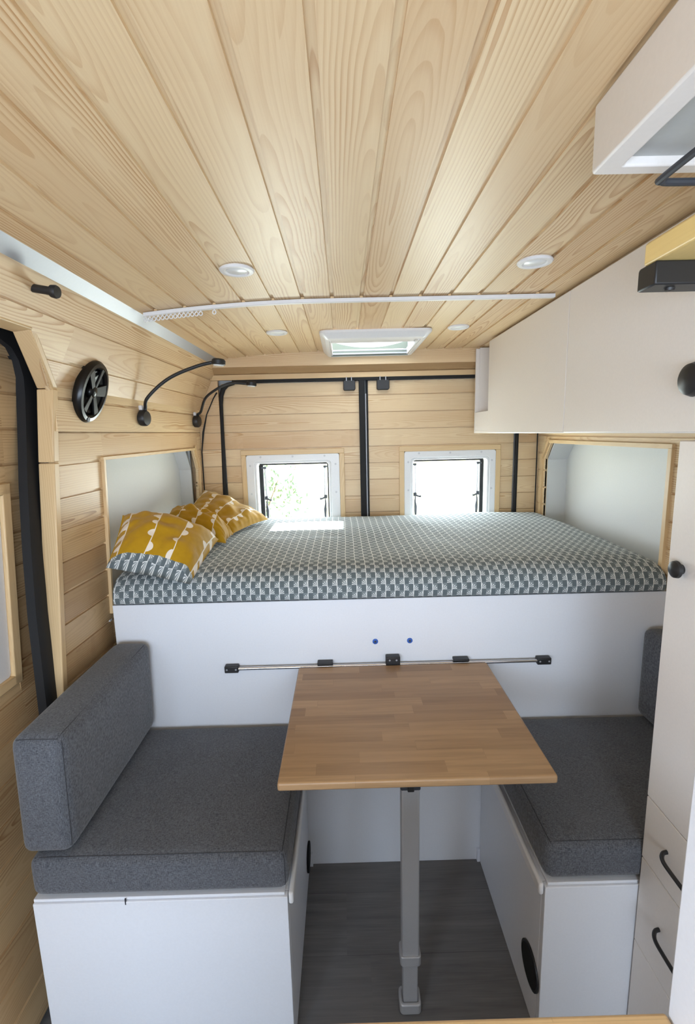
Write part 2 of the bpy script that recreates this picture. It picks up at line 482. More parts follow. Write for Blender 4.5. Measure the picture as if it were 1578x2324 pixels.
# --- left wall
def xlow(y, z): return -0.762 + 0.020*(y-1.25)/1.25 - (0.05*(1.44-z) if z < 1.44 else 0.0)
def jy(z):
    P_ = [(0, 1.195), (0.5, 1.205), (0.85, 1.215), (1.2, 1.232), (1.44, 1.240), (3, 1.240)]
    for (a, ya), (b, yb) in zip(P_, P_[1:]):
        if z <= b: return ya+(yb-ya)*(z-a)/(b-a)
UP = [(-0.63, 1.848), (-0.738, 1.635), (-0.741, 1.522)]
def xup(z):
    if z > 1.635: return -0.738 + (z-1.635)*(0.108/0.213)
    return -0.738 - (1.635-z)*(0.003/0.113)
wl = MB()
gz = [1.848, 1.782, 1.698, 1.635, 1.61, 1.5225]
edges = [(1.783+0.004, 1.85), (1.695+0.004, 1.783-0.004), (1.635, 1.695-0.004), (1.607+0.004, 1.635), (1.522, 1.607-0.004)]
for (z0, z1) in edges:
    nx = Vector((-0.9, 0, 0.42)) if z0 >= 1.63 else Vector((-1, 0, 0))
    p = rect(-1.2, 2.495, z0, z1)
    if z0 < 1.74:   # door opening below the head trim
        pcs = []
        # part behind the opening's slanted corner
        r = clip(p, -1, 0, -1.252)
        if r: pcs.append(r)
        q = clip(p, 1, 0, 1.252)
        if q:
            q1 = clip(q, 0, -1, -1.745)
            if q1: pcs.append(q1)
            q2 = clip(clip(q, 0, 1, 1.745), -(1.745-1.63), -(1.235-1.10), -(1.745-1.63)*1.10-(1.235-1.10)*1.745) if clip(q, 0, 1, 1.745) else []
            if q2: pcs.append(q2)
    else: pcs = [p]
    for pc in pcs:
        wl.prism(pc, lambda a, b: (xup(b), a, b), nx*0.012, 0, long=Vector((0, 1, 0)))
# recessed tongues of the upper wall
for z in (1.783, 1.695, 1.607):
    y0 = -1.2 if z > 1.75 else (1.19 if z > 1.65 else 1.256)
    wl.prism(rect(y0, 2.49, z-0.010, z+0.010), lambda a, b: (xup(b)-0.007, a, b), (-0.008, 0, 0.003), 0, long=Vector((0, 1, 0)))
HL = (1.505, 2.435, 0.92, 1.437)
z1 = 1.518; first = True
while z1 > 0.05:
    z0 = z1-0.088+2*0.004 if not first else 1.522-0.088+0.004
    first = False
    z0 = max(z0, 0.0)
    for pc in minus(rect(jy(z0)+0.014, 2.495, z0, z1), HL):
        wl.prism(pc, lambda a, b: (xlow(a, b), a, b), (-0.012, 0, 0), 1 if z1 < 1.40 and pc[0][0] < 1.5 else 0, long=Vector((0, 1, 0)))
    z1 = z0-0.008
for k in range(0, 18):
    z = 1.522-0.088*k
    if z < 0.02: break
    for pc in minus(rect(jy(z)+0.014, 2.49, z-0.012, z+0.012), HL):
        if max(q[1] for q in pc)-min(q[1] for q in pc) > 0.003:
            wl.prism(pc, lambda a, b: (xlow(a, b)-0.006, a, b), (-0.008, 0, 0), 0, long=Vector((0, 1, 0)))
wl.prism([(2.365, 1.437), (2.435, 1.437), (2.435, 1.335)], lambda a, b: (xlow(a, b), a, b), (-0.012, 0, 0), 0, long=Vector((0, 1, 0)))
# white liner of the recess
wl.box(-0.86, -0.845, 1.45, 2.5, 0.85, 1.5, 2)
wl.box(-0.845, -0.786, 2.437, 2.45, 0.9, 1.44, 2)
wl.box(-0.845, -0.786, 1.49, 1.503, 0.9, 1.44, 2)
wl.box(-0.845, -0.775, 1.49, 2.45, 1.439, 1.452, 2)
wl.prism([(2.365, 1.437), (2.375, 1.437), (2.435, 1.345), (2.435, 1.332)], lambda a, b: (-0.785, a, b), (-0.06, 0, 0), 2)
# outer body
for pc in minus(rect(-1.25, 2.62, -0.08, 1.99), (-1.12, -0.58, 0.88, 1.42)):
    wl.prism(pc, lambda a, b: (-0.96, a, b), (-0.04, 0, 0), 2)
struct(wl.build('wall_left', [PINE, PINEB, LINER], smooth=False), 'pine clad left wall of the van, bending inward towards the ceiling')

# --- right wall
XR = 1.03
wr = MB(); HR = (1.487, 2.41, 0.92, 1.43)
z1 = 1.90
while z1 > 0.05:
    z0 = max(z1-0.080, 0.0)
    for pc in minus(rect(0.2, 2.495, z0, z1), HR):
        wr.prism(pc, lambda a, b: (XR, a, b), (0.012, 0, 0), 0, long=Vector((0, 1, 0)))
    z1 = z0-0.008
for pc in minus(rect(0.2, 2.495, 0.0, 1.9), HR):
    wr.prism(pc, lambda a, b: (XR+0.005, a, b), (0.010, 0, 0), 0, long=Vector((0, 1, 0)))
wr.prism([(2.345, 1.43), (2.41, 1.43), (2.41, 1.345)], lambda a, b: (XR, a, b), (0.012, 0, 0), 0, long=Vector((0, 1, 0)))
wr.box(1.145, 1.16, 1.45, 2.5, 0.85, 1.5, 1)
wr.box(1.046, 1.145, 2.412, 2.425, 0.9, 1.44, 1)
wr.box(1.046, 1.145, 1.472, 1.485, 0.9, 1.44, 1)
wr.box(1.046, 1.145, 1.472, 2.425, 1.432, 1.445, 1)
wr.prism([(2.335, 1.43), (2.345, 1.43), (2.41, 1.355), (2.41, 1.342)], lambda a, b: (1.046, a, b), (0.099, 0, 0), 1)
wr.box(1.2, 1.24, -1.25, 2.62, -0.08, 1.99, 1)
struct(wr.build('wall_right', [PINE, LINER], smooth=False), 'pine clad right wall under the overhead cabinets')

# --- cab end behind the camera: wall with windscreen opening
wc = MB()
for pc in minus(rect(-1.0, 1.24, -0.08, 1.99), (-0.65, 0.85, 0.78, 1.53)):
    wc.prism(pc, lambda a, b: (a, -1.25, b), (0, 0.04, 0), 0)
struct(wc.build('wall_front', [LINER], smooth=False), 'cab end of the van')

# --- rear wall with pillars
WINS = [(-0.527, -0.009, -0.46, -0.08), (0.311, 0.822, 0.37, 0.765)]
WT, WI = 1.408, 1.350
wb = MB()
pz = 1.83
def rear_boards(mb, x0, x1, y, zt, zb, holes, mat=0, start=None):
    z1 = zt
    pitch = 0.088
    zj = 1.693
    js = [zj+pitch*k for k in range(3, -14, -1)]
    prev = zt
    lst = []
    for j in js+[zb]:
        if j >= prev or prev <= zb: continue
        lo = max(j, zb)
        lst.append((lo+0.0022, prev-0.0022)); prev = lo
    for (a, b_) in lst:
        sd_ = (random.random(), random.random())
        pcs = [rect(x0, x1, a, b_)]
        for h in holes: pcs = [q for pc in pcs for q in minus(pc, h)]
        for pc in pcs: mb.prism(pc, lambda u, v: (u, y, v), (0, 0.012, 0), mat, long=Vector((1, 0, 0)), seed=sd_)
    pcs = [rect(x0, x1, zb, zt)]
    for h in holes: pcs = [q for pc in pcs for q in minus(pc, h)]
    for pc in pcs: mb.prism(pc, lambda u, v: (u, y+0.008, v), (0, 0.012, 0), mat, long=Vector((1, 0, 0)))
rear_boards(wb, -0.80, -0.635, 2.498, 1.79, 0.0, [])
rear_boards(wb, 0.925, XR+0.02, 2.498, 1.79, 0.0, [])
pcs = [rect(-1.0, 1.24, -0.08, 1.99)]
for w_ in WINS: pcs = [q for pc in pcs for q in minus(pc, (w_[2]-0.015, w_[3]+0.015, 0.93, WI+0.015))]
for pc in pcs: wb.prism(pc, lambda u, v: (u, 2.56, v), (0, 0.04, 0), 1)
struct(wb.build('wall_rear', [PINE, LINER], smooth=False), 'pine boarded pillars beside the rear doors')
# header beam above the rear doors
hb = MB()
hb.box(-0.70, 1.03, 2.425, 2.437, 1.833, 1.925, 0)
hb.prism([(2.422, 1.833), (2.50, 1.806), (2.50, 1.82), (2.437, 1.84)], lambda a, b: (-0.70, a, b), (1.73, 0, 0), 1, long=Vector((1, 0, 0)))
hb.box(-0.72, 1.03, 2.490, 2.512, 1.780, 1.806, 2)
struct(hb.build('trim_1', [PINE, PINEB, PINEP], bevel=0.0015, smooth=False), 'pine header board across the top of the rear doors')

def rear_door(name, x0, x1, w_, label):
    t = sthing(name, ((x0+x1)/2, 2.52, 0.0), label)
    mb = MB(); rear_boards(mb, x0, x1, 2.518, 1.765, 0.02, [(w_[0]-0.001, w_[1]+0.001, 0.90, WT+0.001)])
    mb.build('door_panel', [PINE], t, smooth=False)
    return t
d1 = rear_door('door_1', -0.622, 0.092, WINS[0], 'left rear door lined with horizontal pine boards')
d2 = rear_door('door_2', 0.134, 0.905, WINS[1], 'right rear door lined with horizontal pine boards')

def rrect(x0, x1, z0, z1, r, n=6):
    out = []
    for (cx, cz, a0) in ((x1-r, z1-r, 0), (x0+r, z1-r, 90), (x0+r, z0+r, 180), (x1-r, z0+r, 270)):
        for i in range(n+1):
            a = math.radians(a0+90*i/n); out.append((cx+r*math.cos(a), cz+r*math.sin(a)))
    return out
def ringplate(mb, outer, inner, fn, t, mat=0):
    n = len(outer); t = Vector(t)
    vs = [Vector(fn(*q)) for q in outer]+[Vector(fn(*q)) for q in inner]
    vs += [q+t for q in vs]
    fs = []
    for i in range(n):
        j = (i+1) % n
        fs += [(i, j, n+j, n+i), (2*n+i, 3*n+i, 3*n+j, 2*n+j), (i, 2*n+i, 2*n+j, j), (n+i, n+j, 3*n+j, 3*n+i)]
    mb.add(vs, fs, mat)
def rear_window(name, w_, label, darkside):
    x0, x1, i0, i1 = w_
    t = sthing(name, ((x0+x1)/2, 2.53, 0.9), label)
    mb = MB()
    ringplate(mb, rrect(x0+0.012, x1-0.012, 0.905, WT-0.012, 0.012), rrect(i0-0.012, i1+0.012, 0.94, WI+0.012, 0.02), lambda a, b: (a, 2.506, b), (0, 0.03, 0))
    ringplate(mb, rrect(i0-0.012, i1+0.012, 0.94, WI+0.012, 0.02), rrect(i0, i1, 0.952, WI, 0.015), lambda a, b: (a, 2.511, b), (0, 0.075, 0))
    fr_ = mb.build('window_frame', PLAST, t, bevel=0.003, segs=2)
    for (sx, sz) in [(x0+0.033, 1.34), (x0+0.033, 1.19), (x1-0.033, 1.34), (x1-0.033, 1.19), (x0+0.09, 1.385), ((x0+x1)/2, 1.385), (x1-0.09, 1.385)]:
        s_ = MB(); s_.cyl((sx, 2.507, sz), (0, -1, 0), 0.0055, 0.0018, 12); s_.build('screw_cover', SCREW, fr_)
    tr_ = MB()
    for bx in [(x0-0.014, x0+0.012, 0.9, WT+0.014), (x1-0.012, x1+0.014, 0.9, WT+0.014)]:
        tr_.box(bx[0], bx[1], 2.506, 2.530, bx[2], WT-0.012, 0)
    tr_.box(x0-0.014, x1+0.014, 2.506, 2.530, WT-0.012, WT+0.014, 0)
    tr_.build('window_trim', PINEP, t, bevel=0.002)
    g = MB(); g.box(i0, i1, 2.597, 2.600, 0.94, WI); g.build('pane', GLASS, t)
    k_ = MB(); k_.box(i0+0.004, i1-0.004, 2.572, 2.590, WI-0.012, WI-0.002)  # top strip added in black for the shadow line under the frame head
    if darkside < 0: k_.box(i0+0.001, i0+0.022, 2.575, 2.592, 0.955, WI-0.012); k_.box(i1-0.009, i1-0.001, 2.575, 2.592, 0.955, WI-0.012)
    else: k_.box(i0+0.001, i0+0.006, 2.575, 2.592, 0.955, WI-0.012); k_.box(i1-0.019, i1-0.001, 2.575, 2.592, 0.955, WI-0.012)
    k_.build('gasket_and_shade_line', GASK if False else RUBBER, t)
    for sgn, xx in ((1, i0+(0.034 if darkside < 0 else 0.018)), (-1, i1-(0.022 if darkside < 0 else 0.034))):
        s_ = MB(); s_.tube([(xx, 2.565, 1.318), (xx+0.003*sgn, 2.565, 1.165)], 0.0055, 10)
        st = s_.build('strut', LEGM, t)
        b_ = MB(); b_.box(xx-0.008, xx+0.008, 2.558, 2.572, 1.318, 1.330); b_.box(min(xx, xx-0.02*sgn), max(xx, xx-0.02*sgn), 2.56, 2.57, 1.320, 1.328)
        b_.build('strut_bracket', CHAR, st, bevel=0.002)
        h_ = MB(); h_.box(xx-0.008, xx+0.009, 2.555, 2.575, 1.150, 1.170)
        h_.tube([(xx, 2.560, 1.158), (xx+0.020*sgn, 2.552, 1.150), (xx+0.032*sgn, 2.549, 1.150)], [0.006, 0.005, 0.008], 10)
        h_.build('strut_knob', CHAR, st, bevel=0.002)
        c_ = MB(); c_.tube([(xx+0.003*sgn, 2.565, 1.150), (xx+0.001*sgn, 2.565, 1.12), (xx+0.004*sgn, 2.565, 1.09), (xx+0.004*sgn, 2.565, 1.06), (xx+0.004*sgn, 2.565, 1.0)], [0.003, 0.005, 0.009, 0.007, 0.003], 10)
        c_.build('window_catch', CHAR, t)
    return t
rear_window('window_1', WINS[0], 'left rear window in a white plastic frame, shrub outside', -1)
rear_window('window_2', WINS[1], 'right rear window in a white plastic frame', 1)

# centre post, seals
sp = MB()
sp.box(0.089, 0.119, 2.494, 2.55, 0.3, 1.775, 0)
sp.box(0.119, 0.127, 2.500, 2.55, 0.3, 1.700, 1)
sp.box(0.127, 0.136, 2.508, 2.55, 0.3, 1.775, 0)
struct(sp.build('trim_2', [RUBBER, ALU], bevel=0.003), 'black rubber strip where the two rear doors meet')
se = MB()
off = [(-0.008, -0.008, 0), (0.008, -0.008, 0), (0.008, 0.014, 0), (-0.008, 0.014, 0)]
arc = [(-0.632, 2.50, 0.3), (-0.634, 2.50, 1.21), (-0.629, 2.50, 1.45), (-0.624, 2.50, 1.66), (-0.620, 2.50, 1.705), (-0.608, 2.50, 1.740), (-0.585, 2.50, 1.758), (-0.55, 2.50, 1.765)]
se.tube(arc, [0.011, 0.011, 0.009, 0.009, 0.011, 0.013, 0.011, 0.008], 10)
se.box(-0.56, 0.93, 2.492, 2.515, 1.766, 1.780)
se.tube([(0.915, 2.50, 1.77), (0.915, 2.50, 0.3)], 0.009, 10)
struct(se.build('trim_3', RUBBER), 'black rubber door seal around the rear doors')
se = MB(); se.tube([(-0.640, 2.49, 1.72), (-0.66, 2.49, 1.69), (-0.70, 2.49, 1.61), (-0.724, 2.49, 1.52), (-0.738, 2.49, 1.42), (-0.742, 2.49, 1.0)], [0.004, 0.003, 0.003, 0.005, 0.003, 0.003], 8)
struct(se.build('trim_4', RUBBER), 'thin black edge seal between left wall and rear pillar')
se = MB(); se.tube([(1.020, 2.49, 1.48), (1.022, 2.49, 0.9)], 0.003, 8)
struct(se.build('trim_5', RUBBER), 'thin black edge seal between right wall and rear pillar')
# recess frames
rf = MB()
def frame_seg(mb, fn, p, q, w, mat=0, dx=0.010, t=0.018):
    a, b_ = Vector(p), Vector(q); d = (b_-a).normalized(); n = Vector((-d.y, d.x))*w
    mb.prism([tuple(a), tuple(b_), tuple(b_+n), tuple(a+n)], lambda u, v: tuple(Vector(fn(u, v))+Vector((dx, 0, 0))), (-dx*t/0.010*1.0, 0, 0), mat, long=Vector((0, d.x, d.y)))
fn = lambda u, v: (xlow(u, v), u, v)
frame_seg(rf, fn, (1.500, 0.93), (1.500, 1.437), 0.011)
frame_seg(rf, fn, (1.487, 1.434), (2.370, 1.434), 0.011)
frame_seg(rf, fn, (2.370, 1.450), (2.452, 1.335), 0.012)
frame_seg(rf, fn, (2.446, 1.340), (2.446, 0.93), 0.012)
struct(rf.build('trim_6', PINEP, bevel=0.001, smooth=False), 'pine frame around the left wall recess')
rf = MB()
fn = lambda u, v: (XR, u, v)
def fseg(p, q, w):
    a, b_ = Vector(p), Vector(q); d = (b_-a).normalized(); n = Vector((-d.y, d.x))*w
    rf.prism([tuple(a), tuple(b_), tuple(b_+n), tuple(a+n)], lambda u, v: (XR-0.010, u, v), (0.018, 0, 0), 0, long=Vector((0, d.x, d.y)))
fseg((1.482, 0.93), (1.482, 1.43), 0.018)
fseg((1.464, 1.427), (2.350, 1.427), 0.016)
fseg((2.348, 1.443), (2.425, 1.345), 0.016)
fseg((2.422, 1.348), (2.422, 0.93), 0.016)
struct(rf.build('trim_7', PINEP, bevel=0.001, smooth=False), 'pine frame around the right wall recess')

# --- sliding door opening: jamb, head, seal, door leaf with window
jb = MB()
xo = [(0.0, 0, 0), (-0.044, 0.004, 0), (-0.044, 0.024, 0), (0.0, 0.024, 0)]
jb.sweep([(-0.835, 1.195, 0.0), (-0.812, 1.205, 0.50), (-0.790, 1.215, 0.85), (-0.770, 1.232, 1.20), (-0.754, 1.240, 1.4405)], xo, 0, long=Vector((0, 0, 1)))
jb.sweep([(-0.754, 1.240, 1.4425), (-0.734, 1.240, 1.629)], xo, 0, long=Vector((0, 0, 1)))
jb.sweep([(-0.733, 1.240, 1.631), (-0.684, 1.100, 1.742)], xo, 0, long=Vector((0, 0, 1)))
jb.sweep([(-0.681, 1.105, 1.742), (-0.681, -0.6, 1.742)], [(0, 0, 0), (-0.045, 0, -0.004), (-0.045, 0, 0.012), (0, 0, 0.016)], 0, long=Vector((0, 1, 0)))
struct(jb.build('trim_8', PINEP, bevel=0.003), 'pine jamb around the sliding door opening')
sl_ = MB()
inn = [(1.150, 0.3), (1.162, 0.6), (1.169, 0.813), (1.177, 1.046), (1.192, 1.22), (1.213, 1.389), (1.232, 1.5), (1.250, 1.612), (1.254, 1.66), (1.244, 1.700), (1.222, 1.728), (1.186, 1.742), (1.10, 1.750), (-0.5, 1.752)]
out_ = [(1.200, 0.3), (1.212, 0.6), (1.219, 0.796), (1.225, 1.045), (1.240, 1.207), (1.264, 1.383), (1.296, 1.499), (1.325, 1.617), (1.333, 1.67), (1.330, 1.730), (1.310, 1.770), (1.270, 1.79), (1.15, 1.80), (-0.5, 1.80)]
vs = []; fs = []
for (i_, o_) in zip(inn, out_):
    mid = ((i_[0]+o_[0])/2, (i_[1]+o_[1])/2)
    vs += [(-0.812, i_[0], i_[1]), (-0.808, i_[0]+(o_[0]-i_[0])*0.3, i_[1]+(o_[1]-i_[1])*0.3), (-0.812, o_[0], o_[1]), (-0.835, o_[0], o_[1]), (-0.835, i_[0], i_[1])]
for i in range(len(inn)-1):
    for j in range(5): fs.append((i*5+j, i*5+(j+1) % 5, (i+1)*5+(j+1) % 5, (i+1)*5+j))
fs += [(4, 3, 2, 1, 0), tuple(range((len(inn)-1)*5, len(inn)*5))]
sl_.add(vs, fs)
struct(sl_.build('trim_9', RUBBER), 'black rubber seal band around the sliding door')
sl_ = MB(); sl_.tube([(-0.803, o_[0]+0.006, o_[1]) for o_ in out_[:7]], 0.004, 8)
struct(sl_.build('trim_10', ALU), 'thin grey body edge beside the sliding door seal')
def xdoor(z): return -0.80 - 0.075*(1.80-z) if z > 0.86 else -0.8705 + (0.86-z)*0.095
dt = sthing('door_3', (-0.86, 0.4, 0.0), 'sliding door lined with horizontal pine boards')
db = MB(); WH = (0.30, 1.192, 0.862, 1.395)
z1 = 1.80-0.01
while z1 > 0.05:
    z0 = max(z1-0.080, 0.02)
    for pc in minus(rect(-0.5, 1.26, z0, z1), WH):
        db.prism(pc, lambda a, b: (xdoor(b)-0.022, a, b), (-0.012, 0, 0), 0, long=Vector((0, 1, 0)))
    z1 = z0-0.008
for pc in minus(rect(-0.5, 1.26, 0.8605, 1.79), WH)+[rect(-0.5, 1.26, 0.02, 0.8595)]:
    db.prism(pc, lambda a, b: (xdoor(b)-0.027, a, b), (-0.012, 0, 0), 0, long=Vector((0, 1, 0)))
db.build('door_panel', PINEB, dt, smooth=False)
wt = sthing('window_3', (-0.86, 0.74, 0.862), 'sliding door window with white plastic inner frame')
tr_ = MB()
for a in [rect(1.165, 1.195, 0.862, 1.395), rect(0.30, 0.33, 0.862, 1.395), rect(0.30, 1.195, 0.860, 0.888), rect(0.30, 1.195, 1.367, 1.397)]:
    tr_.prism(a, lambda u, v: (xdoor(v)-0.012, u, v), (-0.024, 0, 0), 0)
tr_.build('window_trim', PINEP, wt, bevel=0.003)
fr2 = MB()
n_ = 6
ringplate(fr2, rrect(0.33, 1.165, 0.888, 1.367, 0.01), rrect(0.42, 1.077, 0.965, 1.290, 0.05), lambda a, b: (xdoor(b)-0.022, a, b), (-0.02, 0, 0))
ringplate(fr2, rrect(0.40, 1.097, 0.945, 1.310, 0.06), rrect(0.42, 1.077, 0.965, 1.290, 0.05), lambda a, b: (xdoor(b)-0.017, a, b), (-0.02, 0, 0))
fr2.build('window_frame', PLAST, wt, bevel=0.002)
g = MB(); g.prism(rect(0.41, 1.087, 0.955, 1.30), lambda a, b: (xdoor(b)-0.034, a, b), (-0.004, 0, 0)); g.build('blind', OPAL, wt)

# ------------------------------------------------------------------ roof hatch
t = thing('roof_hatch', (0.14, 2.18, 1.87), 'white square roof hatch with clear dome in the pine ceiling', 'skylight')
mb = MB()
OX0, OX1, OY0, OY1 = -0.083, 0.364, 1.925, 2.422
def hatch_ring(z_out, z_in):
    o = rrect(OX0, OX1, OY0, OY1, 0.03); o2 = rrect(OX0+0.022, OX1-0.022, OY0+0.022, OY1-0.022, 0.02); i = rrect(HX0+0.0, HX1-0.0, HY0, HY1, 0.004)
    i = rrect(-0.045, 0.325, 1.985, 2.385, 0.004)
    n = len(o); vs = []
    for ring, z in ((o, 1.897), (o, 1.889), (o2, 1.868), (i, 1.866), (i, 1.96)):
        vs += [(q[0], q[1], z) for q in ring]
    fs = []
    for r in range(4):
        for j in range(n): fs.append((r*n+j, r*n+(j+1) % n, (r+1)*n+(j+1) % n, (r+1)*n+j))
    mb.add(vs, fs)
hatch_ring(0, 0)
mb.build('hatch_frame', PLAST, t, bevel=0.002)
mb = MB()
mb.box(-0.045, 0.325, 2.360, 2.376, 1.872, 1.880); mb.box(-0.045, 0.325, 2.352, 2.362, 1.886, 1.893); mb.build('blind_rail', ALU, t, bevel=0.001)
mb = MB(); mb.box(-0.040, 0.320, 1.99, 2.14, 1.885, 1.90); mb.build('sun_trim_cassette', PLAST, t, bevel=0.002)  # out of view, made deep to cut down the sun patch on the bed
mb = MB(); top = [(-0.044+0.368*i/16, 1.905+0.030*abs(i/8-1)**2) for i in range(17)]
mb.prism([(-0.044, 1.868)]+top+[(0.324, 1.868)], lambda a, b: (a, 2.377, b), (0, 0.006, 0)); mb.build('dome_shade_panel', GREEN, t)  # added panel: dark tone and arched top stand in for the dome's reflections
for xs in (-0.0445, 0.3185):
    mb = MB(); mb.box(xs, xs+0.006, 2.02, 2.376, 1.870, 1.90); mb.build('side_rail', PLAST, t)
# dome
vs = []; fs = []; N = 16
for i in range(N+1):
    for j in range(N+1):
        a, b_ = i/N*2-1, j/N*2-1
        h = 0.06*((1-a**4)*(1-b_**4))**0.5
        vs.append((0.14+a*0.215, 2.1825+b_*0.235, 1.99+h))
for i in range(N):
    for j in range(N): fs.append((i*(N+1)+j, (i+1)*(N+1)+j, (i+1)*(N+1)+j+1, i*(N+1)+j+1))
mb = MB(); mb.add(vs, fs); mb.build('dome', GLASS, t)

# ------------------------------------------------------------------ light strip channel, curtain rail, gliders, ceiling lights
mb = MB()
mb.sweep([(-0.600, -1.15, 0), (-0.600, 2.43, 0)], [(0.001, 0, 1.8735), (0.001, 0, 1.870), (-0.025, 0, 1.8445), (-0.029, 0, 1.848), (-0.034, 0, 1.875)])
o = mb.build('ceiling_channel', ALU, origin=(-0.615, 0.6, 1.8405)); tag(o, 'long silver aluminium channel along the left ceiling edge', 'trim strip')
mb = MB()
pts = []
for i in range(33):
    x = -0.588+1.236*i/32
    pts.append((x, 1.50, zc(x)-0.013))
mb.sweep(pts, [(0, -0.008, 0), (0, 0.008, 0), (0, 0.008, 0.011), (0, -0.008, 0.011)])
for k in range(-6, 8):
    x = -0.022+0.088*k
    if -0.58 < x < 0.64: mb.box(x-0.005, x+0.005, 1.493, 1.507, zc(x)-0.004, zc(x)+0.004, 1)
tag(mb.build('curtain_rail', [PLAST, PINEP], bevel=0.0015), 'thin white curtain rail curving across the pine ceiling', 'curtain rail')
def torus(c, R, r, axis, mat=0, seg=20, s2=8):
    return [(R+r*math.cos(2*PI*i/s2), r*math.sin(2*PI*i/s2)) for i in range(s2)]
mb = MB(); x = -0.588
gx = [-0.583+0.0128*k for k in range(14)]+[-0.376]
proto = None
for k, x in enumerate(gx):
    if proto is None:
        mb = MB(); c = (x, 1.497, zc(x)-0.023)
        mb.lathe(torus(c, 0.0055, 0.0017, 0), c, (0.25, 1, 0), 18, closed=True)
        mb.tube([(x, 1.497, zc(x)-0.018), (x, 1.499, zc(x)-0.012)], 0.0017, 6)
        proto = mb.build('curtain_glider', PLAST, origin=(x, 1.497, zc(x)-0.030)); o = proto
    else:
        o = proto.copy(); C.objects.link(o); o.location = (x, 1.497, zc(x)-0.030)
    if k == 14: tag(o, 'single white ring glider hanging apart from the row', 'curtain ring', 'curtain gliders')
    else: tag(o, 'small white ring glider in the row at the left end of the curtain rail', 'curtain ring', 'curtain gliders')
def spot(c, label):
    t = thing('ceiling_light', (c[0], c[1], c[2]-0.008), label, 'ceiling light', 'recessed ceiling lights')
    mb = MB(); mb.lathe([(0.0, 0.0), (0.041, 0.0), (0.042, -0.003), (0.039, -0.0065), (0.030, -0.007), (0.026, -0.004), (0, -0.004)], c, (0, 0, 1), 40)
    mb.build('bezel', PLAST, t)
    mb = MB(); mb.lathe([(0.0, -0.0042), (0.0255, -0.0042), (0.024, -0.0052), (0, -0.0058)], c, (0, 0, 1), 32)
    mb.build('lens', OPAL, t)
    return t
spot((-0.246, 1.222, zc(-0.246)), 'round white ceiling light, nearer one on the left')
spot((0.476, 1.221, 1.90), 'round white ceiling light, nearer one on the right by the wall of cabinets')
spot((-0.248, 1.94, zc(-0.248)), 'small round ceiling light left of the roof hatch')
spot((0.463, 1.932, 1.90), 'small round ceiling light right of the roof hatch')

# ------------------------------------------------------------------ speaker, lamps, peg
nrm = Vector((1, 0, -0.30)).normalized(); cs = Vector((-0.731, 1.398, 1.638))
t = thing('wall_speaker', tuple(cs+Vector((0.01, 0, -0.085))), 'oval glossy black loudspeaker on the slanted pine wall', 'speaker')
ang_ = math.radians(10)
dn = Vector((0.2874, 0, 0.958)); dy_ = Vector((0, 1, 0))
la = dn*math.cos(ang_)+dy_*math.sin(ang_); sa = dy_*math.cos(ang_)-dn*math.sin(ang_)
def oval(prof, name, mat_, par, off=(0.0, 0.0), kx=1.0, seg=48, bevel=0.0):
    """lathe-like oval: long axis la, short axis sa"""
    mb = MB(); c0 = cs+la*off[0]+sa*off[1]; vs = []; fs = []; k = len(prof)
    for i in range(seg):
        a_ = 2*PI*i/seg
        for (r_, h_) in prof: vs.append(c0+la*(r_*math.cos(a_))+sa*(r_*kx*math.sin(a_))+nrm*h_)
    for i in range(seg):
        j = (i+1) % seg
        for q_ in range(k-1):
            if prof[q_][0] < 1e-9: fs.append((i*k+q_, j*k+q_+1, i*k+q_+1))
            elif prof[q_+1][0] < 1e-9: fs.append((i*k+q_, j*k+q_, i*k+q_+1))
            else: fs.append((i*k+q_, j*k+q_, j*k+q_+1, i*k+q_+1))
    mb.add(vs, fs); return mb.build(name, mat_, par, bevel=bevel)
KX = 0.80
oval([(0.0, 0.0), (0.085, 0.0), (0.090, 0.008), (0.090, 0.018), (0.084, 0.026), (0.074, 0.027), (0.068, 0.022), (0.066, 0.008), (0, 0.006)], 'rim', BLACKG, t, kx=KX)
oval([(0.066, 0.014), (0.060, 0.019), (0.052, 0.016), (0.022, 0.008), (0.0, 0.009)], 'cone', BLACKG, t, kx=KX)
oval([(0.0, 0.027), (0.010, 0.026), (0.017, 0.022), (0.020, 0.016), (0.020, 0.010), (0, 0.010)], 'tweeter', BLACKG, t, seg=24)
def spoke(p, q, w0, w1, h0=0.022, h1=0.026):
    mb = MB(); P0 = cs+la*p[0]+sa*p[1]*KX+nrm*h0; P1 = cs+la*q[0]+sa*q[1]*KX+nrm*h1
    s_ = (P1-P0).cross(nrm).normalized()
    mb.add([P0-s_*w0, P0+s_*w0, P1+s_*w1, P1-s_*w1, P0-s_*w0-nrm*0.006, P0+s_*w0-nrm*0.006, P1+s_*w1-nrm*0.006, P1-s_*w1-nrm*0.006],
           [(0, 1, 2, 3), (7, 6, 5, 4), (0, 4, 5, 1), (1, 5, 6, 2), (2, 6, 7, 3), (3, 7, 4, 0)])
    mb.build('grille_spoke', SATIN, t, bevel=0.0015)
spoke((0.0, 0.0), (0.05, -0.055), 0.007, 0.014)
spoke((0.0, 0.0), (0.02, 0.070), 0.012, 0.018)
spoke((0.0, 0.0), (-0.055, 0.045), 0.006, 0.012)
spoke((0.0, 0.0), (-0.060, -0.035), 0.006, 0.010)
spoke((0.0, 0.0), (0.074, 0.015), 0.004, 0.007)
mb = MB(); mb.cyl(cs+nrm*0.0265-la*0.079, nrm, 0.007, 0.0015, 20); mb.build('badge', CHAR, t)

